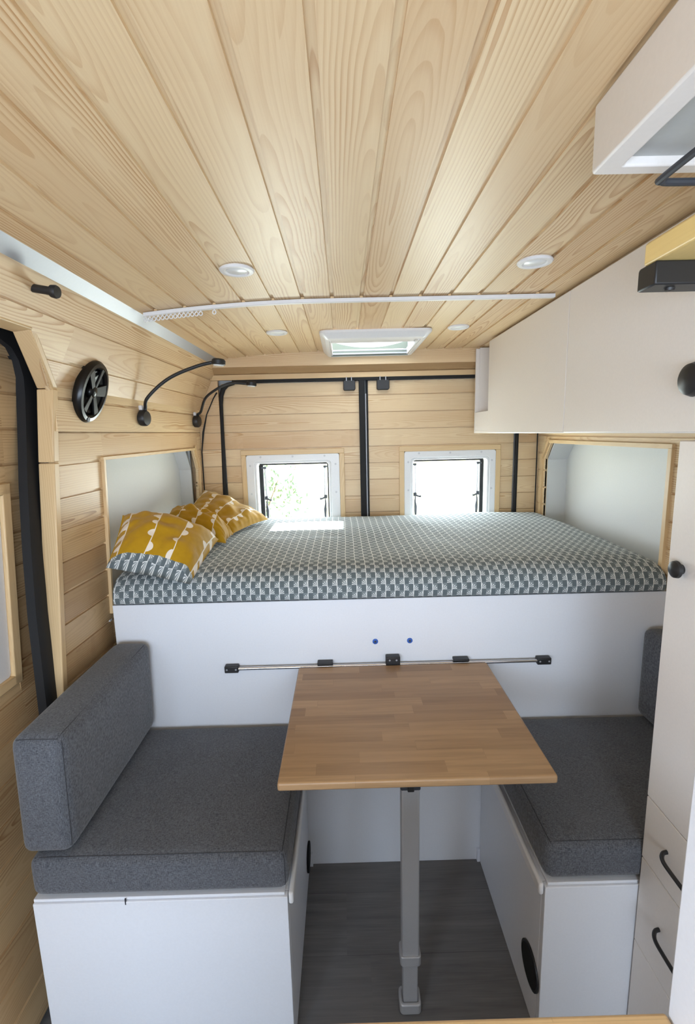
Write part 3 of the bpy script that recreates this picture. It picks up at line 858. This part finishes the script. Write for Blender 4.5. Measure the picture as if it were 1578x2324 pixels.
def catmull(P, n=8):
    P = [Vector(p) for p in P]; out = []
    for i in range(len(P)-1):
        a = P[max(i-1, 0)]; b_ = P[i]; c = P[i+1]; d = P[min(i+2, len(P)-1)]
        for k in range(n):
            u = k/n
            out.append(0.5*((2*b_)+(c-a)*u+(2*a-5*b_+4*c-d)*u*u+(3*b_-a-3*c+d)*u**3))
    out.append(P[-1]); return out
def lamp(base, arm, head, label):
    t = thing('reading_lamp', (base[0], base[1], base[2]-0.03), label, 'lamp', 'gooseneck reading lamps')
    b0 = Vector(base)
    mb = MB(); mb.lathe([(0.0, 0.0), (0.024, 0.0), (0.029, 0.004), (0.029, 0.020), (0.025, 0.026), (0.010, 0.028), (0, 0.028)], b0, (1, -0.15, -0.05), 32)
    mb.build('base', BLACK, t)
    mb = MB(); pts = catmull([b0+Vector((0.018, 0, 0.015)), b0+Vector((0.020, 0, 0.035))]+[Vector(q) for q in arm]+[Vector(head)-Vector((0.02, 0, 0))])
    mb.tube(pts, 0.0062, 12); mb.build('gooseneck', BLACK, t)
    mb = MB(); h = Vector(head); mb.lathe([(0.0, 0.011), (0.019, 0.011), (0.024, 0.006), (0.024, -0.008), (0.020, -0.010), (0, -0.010)], h, (0.1, 0, 1), 28)
    hd = mb.build('lamp_head', BLACK, t)
    mb = MB(); mb.lathe([(0.019, -0.0095), (0.018, -0.0125), (0, -0.013)], h, (0.1, 0, 1), 24); mb.build('lens', OPAL, hd)
    mb = MB(); mb.box(b0.x-0.001, b0.x+0.012, b0.y-0.012, b0.y+0.006, b0.z+0.028, b0.z+0.045); mb.build('cable_clip', PLAST, t, bevel=0.003)
lamp((-0.737, 1.765, 1.572), [(-0.702, 1.75, 1.639), (-0.648, 1.75, 1.688), (-0.590, 1.75, 1.721), (-0.509, 1.75, 1.749)], (-0.436, 1.75, 1.760),
     'black gooseneck reading lamp nearer the speaker, head reaching up to the ceiling')
lamp((-0.737, 2.40, 1.575), [(-0.690, 2.36, 1.62), (-0.650, 2.32, 1.682), (-0.575, 2.30, 1.727), (-0.512, 2.30, 1.745)], (-0.425, 2.30, 1.740),
     'black gooseneck reading lamp in the rear corner beside the door seal')
mb = MB(); n_ = Vector((1, 0, -0.25))
mb.lathe([(0, 0), (0.0085, 0), (0.0085, 0.040), (0.0125, 0.043), (0.0135, 0.052), (0.012, 0.056), (0, 0.057)], (-0.648, 1.068, 1.846-0.028), (1.0, -0.1, -0.20), 24)
tag(mb.build('coat_peg', BLACK), 'short black peg on the upper left wall', 'coat hook')

# door latches on the rear header
for k_, (x0, x1, lb) in enumerate(((0.009, 0.071, 'black latch bracket at the top of the left rear door'), (0.181, 0.246, 'black latch bracket at the top of the right rear door'))):
    t = thing('door_latch', ((x0+x1)/2, 2.50, 1.715), lb, 'latch', 'rear door latches')
    mb = MB(); mb.prism(rrect(x0, x1, 1.715, 1.768, 0.010), lambda a, b: (a, 2.486, b), (0, 0.030, 0)); mb.build('latch_body', BLACK, t, bevel=0.003)
    for xx in (x0+0.014, x1-0.022):
        mb = MB(); mb.box(xx, xx+0.005, 2.478, 2.492, 1.762, 1.781); mb.build('latch_pin', ALU, t, bevel=0.001)

# ------------------------------------------------------------------ bed
YF = 1.44
t = thing('bed_base', (0.13, YF+0.5, 0.0), 'white bed platform with plain front panel behind the table', 'bed')
mb = MB(); mb.box(-0.748, 1.028, YF, YF+0.018, 0.0, 0.975); mb.build('front_panel', WHITE2, t, bevel=0.0015)
mb = MB(); mb.box(-0.748, 1.028, YF+0.020, 2.47, 0.945, 0.972); mb.build('platform', WHITE2, t)
for bx in ((-0.1525, -0.142), (0.436, 0.4455)):
    mb = MB(); mb.box(bx[0], bx[1], YF-0.010, YF, 0.0, 0.05); mb.build('corner_block', WHITE2, t)
# mattress
prof = [(2.47, 0.978), (2.475, 1.01), (2.47, 1.045), (2.45, 1.064), (2.42, 1.072)]
yy = 2.38
while yy > 1.53: prof.append((yy, 1.074+0.004*math.sin((yy-1.4)*3))); yy -= 0.04
prof += [(1.52, 1.074), (1.49, 1.070), (1.465, 1.062), (1.445, 1.048), (1.434, 1.030), (1.430, 1.010), (1.430, 0.994), (1.434, 0.981), (1.445, 0.977)]
L = [0]
for i in range(1, len(prof)): L.append(L[-1]+math.hypot(prof[i][0]-prof[i-1][0], prof[i][1]-prof[i-1][1]))
NX = 110; vs = []; uv = []; fs = []
for i in range(NX+1):
    f = i/NX; x = -0.738+1.756*f
    e = min(f, 1-f)*1.756
    drop = (0.006 if f < 0.5 else 0.013)*max(0, 1-e/0.05)**2
    for k, (y, z) in enumerate(prof):
        w = mnoise.noise(Vector((x*3.5, y*3.5, 0.3)))*0.006+mnoise.noise(Vector((x*11+y*5, y*9, 2.3)))*0.003
        top = 1.0 if z > 1.05 else max(0, (z-0.985)/0.065)
        wy = mnoise.noise(Vector((x*9, z*30, 4.4)))*0.004 if y < 1.47 else 0
        xx = x + (0.0 if e > 0.001 else 0)
        vs.append((xx, y+wy*(1 if 0.98 < z else 0), z+(w-drop)*top)); uv.append((x+(0.004*mnoise.noise(Vector((x*5, y*4, 8)))), L[k]))
K = len(prof)
for i in range(NX):
    for k in range(K-1): fs.append((i*K+k, i*K+k+1, (i+1)*K+k+1, (i+1)*K+k))
fs.append(tuple(range(K))); fs.append(tuple(reversed(range(NX*K, NX*K+K))))
mb = MB(); mb.add(vs, fs, uv=uv)
tag(mb.build('mattress', SHEET, angle=60), 'thin mattress in grey and white fan-print sheet on the raised bed', 'mattress')

def pillow(name, corners, H, label, seedv, belly=0.25, uvscale=(0.5, 0.4), gray_v=0.0, N=44, concave=0.06, uvrot=0.0, uvoff=(0, 0)):
    c00, c10, c11, c01 = [Vector(q) for q in corners]
    cen = (c00+c10+c11+c01)/4
    nrm_ = ((c10-c00).cross(c01-c00)+(c11-c10).cross(c01-c11)*-1).normalized()
    nrm_ = ((c11-c00).cross(c01-c10)).normalized()
    if nrm_.z < 0: nrm_ = -nrm_
    vs = []; uv = []; fs = []; ms = []
    for side in (1, -1):
        for i in range(N+1):
            for j in range(N+1):
                s, t_ = i/N, j/N
                a, b_ = 2*s-1, 2*t_-1
                # pull the middle of the edges inward
                s2 = 0.5+0.5*a*(1-concave*(1-b_*b_)); t2 = 0.5+0.5*b_*(1-concave*(1-a*a))
                p = c00*(1-s2)*(1-t2)+c10*s2*(1-t2)+c11*s2*t2+c01*(1-s2)*t2
                h = ((1-abs(a)**2.6)*(1-abs(b_)**2.6))**0.62
                edge = (1-max(abs(a), abs(b_)))
                wr_ = mnoise.noise(Vector((s*5+seedv, t_*5, side*3.0)))*0.020*h
                ridg = abs(mnoise.noise(Vector((s*9+seedv*2, t_*9, side+5.0))))*0.022*(1-h)*min(1, edge*10)
                hh = H*h*(1.0 if side > 0 else belly)
                vs.append(p+nrm_*(side*(hh+0.002*h)+wr_+ridg)); 
                uv.append((s*uvscale[0]+uvoff[0], t_*uvscale[1]+uvoff[1]))
        o_ = (0 if side > 0 else (N+1)**2)
        for i in range(N):
            for j in range(N):
                q = (o_+i*(N+1)+j, o_+(i+1)*(N+1)+j, o_+(i+1)*(N+1)+j+1, o_+i*(N+1)+j+1)
                fs.append(q if side > 0 else tuple(reversed(q))); ms.append(1 if (side < 0 or (j+0.5)/N < gray_v) else 0)
    # merge the rims
    mb = MB(); mb.add(vs, fs, uv=uv); mb.m = ms
    o = mb.build(name, [MUST, SHEET if gray_v > 0 else MUST], angle=70)
    import bmesh
    bm = bmesh.new(); bm.from_mesh(o.data); bmesh.ops.remove_doubles(bm, verts=bm.verts, dist=0.0004); bm.to_mesh(o.data); bm.free()
    for p_ in o.data.polygons: p_.use_smooth = True
    return tag(o, label, 'pillow', 'mustard pillows')
pillow('pillow', [(-0.733, 2.06, 1.135), (-0.475, 1.955, 1.092), (-0.375, 2.29, 1.090), (-0.730, 2.44, 1.225)], 0.062,
       'mustard pillow at the back, pointed corner towards the left rear window', 3.1, belly=0.05, uvoff=(0.03, 0.02), uvscale=(0.33, 0.46))
pillow('pillow', [(-0.733, 1.79, 1.13), (-0.46, 1.775, 1.092), (-0.462, 1.915, 1.098), (-0.733, 1.99, 1.20)], 0.085,
       'plump mustard pillow in the middle, between the front and back ones', 5.7, belly=0.05, uvoff=(0.05, 0.31), uvscale=(0.33, 0.30))
pillow('pillow', [(-0.736, 1.406, 1.110), (-0.482, 1.400, 1.052), (-0.478, 1.745, 1.116), (-0.735, 1.545, 1.250)], 0.108,
       'mustard pillow in front, tipping over the bed edge with a grey fan-print hem', 1.3, belly=0.02, uvscale=(0.30, 0.36), gray_v=0.09, uvoff=(0.022, 0.07), concave=0.03)

# table rail, screw caps
t = thing('wall_rail', (0.13, 1.425, 0.745), 'slim chrome rail with black end brackets on the bed front, behind the table', 'rail')
mb = MB(); mb.tube([(-0.385, 1.424, 0.757), (0.645, 1.424, 0.757)], 0.0055, 12); mb.tube([(-0.385, 1.430, 0.752), (0.645, 1.430, 0.752)], 0.004, 8, 1); mb.build('tube', [CHROME, BLACKG], t)
for x0, x1 in ((-0.400, -0.355), (0.612, 0.657)):
    mb = MB(); mb.box(x0, x1, 1.416, 1.439, 0.745, 0.768); e_ = mb.build('end_bracket', BLACK, t, bevel=0.003)
    for xx in (x0+0.008, x1-0.008):
        mb = MB(); mb.cyl((xx, 1.4165, 0.757), (0, -1, 0), 0.003, 0.001, 10); mb.build('screw', ALU, e_)
for x0, x1 in ((-0.100, -0.050), (0.340, 0.390)):
    mb = MB(); mb.box(x0, x1, 1.414, 1.439, 0.764, 0.773); mb.build('clip', BLACK, t, bevel=0.002)
mb = MB(); mb.box(0.121, 0.167, 1.414, 1.439, 0.750, 0.787); c_ = mb.build('centre_bracket', BLACK, t, bevel=0.003)
for xx in (0.133, 0.155):
    mb = MB(); mb.cyl((xx, 1.4145, 0.776), (0, -1, 0), 0.003, 0.001, 10); mb.build('screw', ALU, c_)
for x, lb in ((0.089, 'left of two small blue screw caps on the white bed front'), (0.201, 'right of two small blue screw caps on the white bed front')):
    t = thing('screw_cap', (x, 1.438, 0.822), lb, 'screw cap', 'blue screw caps')
    mb = MB(); mb.lathe([(0, 0), (0.009, 0), (0.009, 0.002), (0.006, 0.004), (0.005, 0.002), (0, 0.002)], (x, 1.4395, 0.831), (0, -1, 0), 24); mb.build('ring', BLUE, t)
    mb = MB(); mb.cyl((x, 1.4374, 0.831), (0, -1, 0), 0.0035, 0.002, 12); mb.build('screw', CHAR, t)

# ------------------------------------------------------------------ benches and cushions
t = thing('bench', (-0.45, 1.18, 0.0), 'white storage bench on the left of the aisle', 'bench', 'storage benches')
mb = MB(); mb.box(-0.744, -0.155, 0.932, 0.950, 0.0, 0.4425); mb.build('front_panel', WHITE2, t, bevel=0.0015)
mb = MB(); mb.box(-0.172, -0.1545, 0.9505, 1.438, 0.0, 0.4425); sd = mb.build('side_panel', WHITE2, t, bevel=0.001)
mb = MB(); mb.box(-0.744, -0.162, 0.937, 1.438, 0.443, 0.4505); mb.build('lid', WHITE2, t, bevel=0.001)
mb = MB(); mb.prism([(0.934, 0.418), (1.437, 0.418), (1.437, 0.4505), (0.934, 0.4505)], lambda a, b: (-0.1535, a, b), (0.012, 0, 0)); mb.build('edge_strip', PLAST, t, bevel=0.006, segs=4)
mb = MB(); mb.cyl((-0.154, 1.387, 0.085), (1, 0, 0), 0.045, 0.006, 32); mb.build('vent', VOID, t, bevel=0.001)
mb = MB(); mb.box(-0.531, -0.5285, 0.9315, 0.934, 0.435, 0.4505); mb.build('slot', CHAR, t)
t = thing('bench', (0.75, 1.18, 0.0), 'white storage bench on the right of the aisle with round black vent', 'bench', 'storage benches')
mb = MB(); mb.box(0.447, 1.025, 0.936, 0.954, 0.0, 0.4425); mb.build('front_panel', WHITE2, t, bevel=0.0015)
mb = MB(); mb.box(0.4465, 0.464, 0.9545, 1.438, 0.0, 0.4425); mb.build('side_panel', WHITE2, t, bevel=0.001)
mb = MB(); mb.box(0.454, 1.025, 0.941, 1.438, 0.443, 0.4505); mb.build('lid', WHITE2, t, bevel=0.001)
mb = MB(); mb.prism([(0.938, 0.418), (1.437, 0.418), (1.437, 0.4505), (0.938, 0.4505)], lambda a, b: (0.4455, a, b), (-0.012, 0, 0)); mb.build('edge_strip', PLAST, t, bevel=0.006, segs=4)
mb = MB(); mb.cyl((0.446, 0.993, 0.148), (-1, 0, 0), 0.046, 0.005, 32); v_ = mb.build('vent', VOID, t, bevel=0.001)
mb = MB(); mb.lathe([(0.046, 0.0), (0.052, 0.0), (0.052, 0.004), (0.046, 0.005)], (0.446, 0.993, 0.148), (-1, 0, 0), 32, closed=True); mb.build('vent_ring', BLACK, v_)

def cushion(name, x0, x1, y0, y1, z0, z1, label, grp, bulge=0.004, seam=None, rad=0.022, lean=0.0):
    """soft rectangular cushion: subdivided box with rounded edges"""
    N = 14; t = thing(name, ((x0+x1)/2, (y0+y1)/2, z0), label, 'cushion', grp)
    cx, cy, cz = (x0+x1)/2, (y0+y1)/2, (z0+z1)/2; hx, hy, hz = (x1-x0)/2, (y1-y0)/2, (z1-z0)/2
    def pt(a, b_, c):
        q = Vector((a*hx, b_*hy, c*hz))
        inner = Vector((max(-hx+rad, min(hx-rad, q.x)), max(-hy+rad, min(hy-rad, q.y)), max(-hz+rad, min(hz-rad, q.z))))
        d = q-inner
        if d.length > 1e-9: q = inner+d.normalized()*rad if sum(1 for w_ in d if abs(w_) > 1e-9) > 1 or True else q
        B = lambda u: (1-u*u)
        if abs(a) > 0.999: q.x += math.copysign(bulge*B(b_)*B(c), a)
        if abs(b_) > 0.999: q.y += math.copysign(bulge*B(a)*B(c), b_)
        if abs(c) > 0.999: q.z += math.copysign(bulge*B(a)*B(b_), c)
        w_ = mnoise.noise((q+Vector((cx, cy, cz)))*9)*0.0012
        return Vector((cx+q.x+lean*(q.z+hz), cy+q.y, cz+q.z+w_))
    mb = MB()
    def ss(k): 
        u = k/N*2-1
        return math.copysign(abs(u)**0.55, u) if abs(u) > 0 else 0
    M = 20
    def gr(k):
        u = k/M*2-1; return math.copysign(1-(1-abs(u))**1.8, u)
    for ax in range(3):
        for sg in (-1, 1):
            vs = []; fs = []
            for i in range(M+1):
                for j in range(M+1):
                    q = [0, 0, 0]; q[ax] = sg; q[(ax+1) % 3] = gr(i); q[(ax+2) % 3] = gr(j); vs.append(pt(*q))
            for i in range(M):
                for j in range(M): fs.append((i*(M+1)+j, (i+1)*(M+1)+j, (i+1)*(M+1)+j+1, i*(M+1)+j+1))
            mb.add(vs, fs)
    o = mb.build('cover', CLOTH, t, angle=180)
    import bmesh
    bm = bmesh.new(); bm.from_mesh(o.data); bmesh.ops.remove_doubles(bm, verts=bm.verts, dist=0.0006); bmesh.ops.recalc_face_normals(bm, faces=bm.faces); bm.to_mesh(o.data); bm.free()
    for p_ in o.data.polygons: p_.use_smooth = True
    if seam:
        sm = MB()
        for P_ in seam:
            sm.tube([pt(*q) for q in P_], 0.0011, 6)
        sm.build('seam', PIPE, t)
    return t
def loop_seam(fx, axis, val, inset):
    pass
n_ = 24
def line(p, q): return [tuple(p[i]+(q[i]-p[i])*k/n_ for i in range(3)) for k in range(n_+1)]
s_ = 0.86
cushion('seat_cushion', -0.746, -0.152, 0.934, 1.430, 0.455, 0.555, 'large charcoal seat cushion on the left bench', 'seat cushions',
        seam=[line((-0.97, -0.955, 0.995), (0.97, -0.955, 0.995)), line((0.965, -0.95, 0.995), (0.965, 0.97, 0.995)), line((0.975, -0.975, -0.8), (0.975, -0.975, 0.9))])
cushion('seat_cushion', 0.447, 1.018, 0.938, 1.430, 0.457, 0.555, 'charcoal seat cushion on the right bench beside the drawers', 'seat cushions',
        seam=[line((-0.97, -0.955, 0.995), (0.97, -0.955, 0.995)), line((-0.965, -0.95, 0.995), (-0.965, 0.97, 0.995))])
cushion('back_cushion', -0.758, -0.640, 0.936, 1.428, 0.566, 0.860, 'upright charcoal back cushion leaning on the left wall', 'back cushions', lean=0.03, bulge=0.006, rad=0.026,
        seam=[line((0.80, -0.97, 0.975), (0.80, 0.97, 0.975)), line((-0.8, -0.97, 0.965), (0.85, -0.97, 0.965)), line((0.90, -0.95, -0.9), (0.90, -0.95, 0.92))])
cushion('back_cushion', 0.948, 1.020, 1.02, 1.428, 0.565, 0.862, 'upright charcoal back cushion on the right, half hidden by the tall cabinet', 'back cushions', bulge=0.005, rad=0.024)

# ------------------------------------------------------------------ table
t = thing('folding_table', (0.14, 1.017, 0.0), 'oak stave table on one grey metal leg between the benches', 'table')
mb = MB(); X0, X1, Y0, Y1, Z0, Z1 = -0.160, 0.446, 0.902, 1.412, 0.742, 0.762
mb.box(X0, X1, Y0, Y1, Z0, Z1, long=Vector((1, 0, 0)))
o = mb.build('tabletop', OAK, t, bevel=0.005, segs=3)
for p_ in o.data.polygons:
    for li_, vi in zip(p_.loop_indices, p_.vertices):
        v_ = o.data.vertices[vi].co
        o.data.uv_layers['UVMap'].data[li_].uv = (v_.x, v_.y+(v_.z*0.9)) if abs(p_.normal.x) < 0.5 else (v_.z, v_.y)
mb = MB(); mb.box(0.119, 0.163, 1.000, 1.034, 0.17, 0.66); leg = mb.build('leg', LEGM, t, bevel=0.004, segs=3)
mb = MB(); mb.box(0.117, 0.165, 0.997, 1.037, 0.655, 0.741); mb.build('hinge_bracket', CHAR, t, bevel=0.003)
mb = MB(); mb.box(0.133, 0.149, 0.992, 0.999, 0.655, 0.69); mb.build('release_button', BLACK, t, bevel=0.002)
mb = MB(); mb.box(0.121, 0.160, 1.003, 1.031, 0.010, 0.18); mb.build('leg_extension', LEGM, t, bevel=0.003)
mb = MB(); ringplate(mb, rrect(0.114, 0.167, 0.995, 1.039, 0.008), rrect(0.1205, 0.1605, 1.002, 1.032, 0.004), lambda a, b: (a, b, 0.150), (0, 0, 0.028)); mb.build('collar', LEGM, t, bevel=0.002)
mb = MB(); ringplate(mb, rrect(0.112, 0.168, 0.993, 1.041, 0.010), rrect(0.1205, 0.1605, 1.0025, 1.0315, 0.004), lambda a, b: (a, b, 0.001), (0, 0, 0.030)); mb.build('foot', LEGM, t, bevel=0.003)

# ------------------------------------------------------------------ overhead cabinet, tall cabinet
t = thing('overhead_cabinet', (0.85, 1.4, 1.482), 'long white overhead cabinet hung along the right wall under the ceiling', 'cabinet')
mb = MB()
XC = 0.6625
mb.box(XC+0.018, 1.026, 2.392, 2.405, 1.484, 1.895)       # end board
mb.box(XC, XC+0.018, 2.392, 2.405, 1.484, 1.890)
mb.box(XC+0.001, 1.026, -0.3, 2.392, 1.484, 1.498)          # base
mb.box(XC+0.001, XC+0.019, 2.186, 2.392, 1.498, 1.585)
mb.box(XC+0.019, 1.026, 2.186, 2.392, 1.570, 1.585)
mb.box(XC+0.018, 1.026, 2.172, 2.186, 1.498, 1.895)
mb.box(0.74, 0.755, 2.186, 2.392, 1.585, 1.895)          # shallow niche back
mb.box(XC+0.019, 1.026, -0.3, 2.172, 1.880, 1.894)
mb.build('carcass', WHITE, t, bevel=0.001)
for (y0, y1) in ((1.4325, 2.184), (0.620, 1.4295), (-0.2, 0.617)):
    mb = MB(); mb.box(XC, XC+0.018, y0, y1, 1.500 if False else 1.4860, 1.888)
    dd = mb.build('door', WHITE, t, bevel=0.0015)
    if y0 == 0.620:
        mb = MB(); mb.lathe([(0, 0.030), (0.018, 0.029), (0.028, 0.022), (0.032, 0.010), (0.030, 0.0), (0, 0)], (XC, 0.893, 1.583), (-1, 0, 0), 32); mb.build('knob', BLACK, dd)
t = thing('tall_cabinet', (0.84, 0.75, 0.0), 'tall white cabinet at the right edge with drawers, black handles and knob', 'cabinet')
XT = 0.663
mb = MB(); mb.box(XT+0.018, 1.02, 0.52, 0.930, 0.0, 1.470); mb.build('carcass', WHITE, t, bevel=0.001)
def front(name, z0, z1):
    mb = MB(); mb.box(XT, XT+0.0175, 0.522, 0.932, z0, z1); return mb.build(name, WHITE, t, bevel=0.002)
d_ = front('door', 0.6845, 1.470)
mb = MB(); mb.lathe([(0, 0.022), (0.010, 0.021), (0.0165, 0.016), (0.0175, 0.010), (0.011, 0.004), (0.010, 0.0), (0, 0)], (XT, 0.893, 1.219), (-1, 0, 0), 28); mb.build('knob', BLACK, d_)
for (z0, z1, hz) in ((0.527, 0.682, 0.611), (0.300, 0.5245, 0.416)):
    d_ = front('drawer', z0, z1)
    mb = MB(); mb.tube(catmull([(XT+0.001, 0.857, hz), (XT-0.012, 0.853, hz), (XT-0.023, 0.835, hz), (XT-0.025, 0.80, hz), (XT-0.025, 0.74, hz), (XT-0.026, 0.705, hz), (XT-0.012, 0.687, hz), (XT+0.001, 0.683, hz)], 5), 0.0042, 10); mb.build('handle', BLACK, d_)
front('drawer', 0.02, 0.2975)

# near overhead shelf unit with wire rail
t = thing('overhead_shelf_box', (0.5, 0.35, 1.815), 'white overhead shelf box with recessed underside, top right beside the ceiling', 'shelf')
mb = MB()
ringplate(mb, rrect(0.325, 0.660, -0.3, 0.662, 0.004, 2), rrect(0.355, 0.640, -0.27, 0.642, 0.004, 2), lambda a, b: (a, b, 1.817), (0, 0, 0.078))
mb.build('frame', WHITE, t, bevel=0.003)
mb = MB(); mb.box(0.353, 0.642, -0.28, 0.644, 1.828, 1.836); mb.build('recess_shade_panel', GREYP, t)  # set near flush, shade of the deeper recess put into its grey
mb = MB(); mb.tube(catmull([(0.62, 0.646, 1.815), (0.612, 0.646, 1.806), (0.60, 0.646, 1.800), (0.50, 0.646, 1.800), (0.42, 0.646, 1.800), (0.405, 0.642, 1.800), (0.401, 0.630, 1.800), (0.401, 0.5, 1.800), (0.401, 0.1, 1.80), (0.401, 0.06, 1.806), (0.401, 0.05, 1.815)], 5), 0.0045, 10)
o = mb.build('wire_rail', CHAR, origin=(0.5, 0.4, 1.795)); tag(o, 'bent dark wire rail hanging under the white overhead shelf box', 'rail')
t = thing('wall_shelf', (0.575, 0.55, 1.713), 'short yellow pine shelf on a black bracket, high on the right cabinets', 'shelf')
mb = MB(); mb.box(0.492, 0.6615, 0.25, 0.812, 1.752, 1.788, long=Vector((0, 1, 0))); mb.build('shelf_board', YELLOWPINE, t, bevel=0.005, segs=3)
mb = MB(); mb.prism([(0.775, 1.7515), (0.817, 1.7515), (0.821, 1.748), (0.821, 1.716), (0.775, 1.716)], lambda a, b: (0.490, a, b), (0.172, 0, 0)); br = mb.build('bracket', BLACK, t, bevel=0.003)
mb = MB(); mb.lathe([(0, 0), (0.008, 0), (0.007, -0.004), (0, -0.005)], (0.528, 0.797, 1.716), (0, 0, 1), 20); mb.build('screw', BLACK, br)

# worktop and partition close to the camera
mb = MB(); mb.box(-0.50, 0.350, 0.12, 0.430, 0.815, 0.845, long=Vector((1, 0, 0)))
tag(mb.build('worktop', WORK, bevel=0.004, segs=3), 'pale wooden worktop edge along the bottom of the view', 'worktop')
mb = MB(); mb.box(0.352, 0.372, 0.10, 0.431, 0.0, 1.40)
tag(mb.build('partition_panel', WHITE2, bevel=0.003), 'white upright end panel at the lower right, beside the worktop', 'panel')
t = thing('cupboard', (0.1, 0.27, 0.0), 'unseen white cupboard under the worktop, sized to shade the aisle', 'cabinet')
mb = MB(); mb.box(-0.14, 0.35, 0.14, 0.36, 0.0, 0.8145); mb.build('body', WHITE2, t, bevel=0.002)  # out of view, width chosen to keep low light off the aisle

# ------------------------------------------------------------------ outside
gm = MB(); gm.box(-25, 25, 2.8, 50, -0.75, -0.70)
o = struct(gm.build('ground', GRASS, smooth=False), 'sunlit dry grass outside the rear windows')
def shrub(c, r, label, n=700):
    t = thing('shrub', c, label, 'shrub')
    lf = MB(); rnd = random.Random(3)
    for i in range(n):
        d = Vector((rnd.gauss(0, 1), rnd.gauss(0, 1), rnd.gauss(0, 1))).normalized()*r*(rnd.random()**0.4)
        p = Vector(c)+Vector((0, 0, r*1.1))+Vector((d.x, d.y, d.z*1.1))
        a = Vector((rnd.gauss(0, 1), rnd.gauss(0, 1), rnd.gauss(0, 1))).normalized(); b_ = a.orthogonal().normalized(); w = 0.03
        lf.add([p-a*w*1.6, p+b_*w*0.6, p+a*w*1.6, p-b_*w*0.6], [(0, 1, 2, 3)])
    lf.build('foliage', LEAF, t, smooth=False)
    st = MB()
    for i in range(6):
        a = i*PI/3; st.tube([Vector(c), Vector(c)+Vector((math.cos(a)*r*0.3, math.sin(a)*r*0.3, r*0.8)), Vector(c)+Vector((math.cos(a)*r*0.6, math.sin(a)*r*0.6, r*1.5))], [0.03, 0.018, 0.006], 6)
    st.build('stem', BARK, t)
shrub((-1.55, 6.6, -0.70), 1.05, 'leafy green shrub seen through the left rear window', 1500)
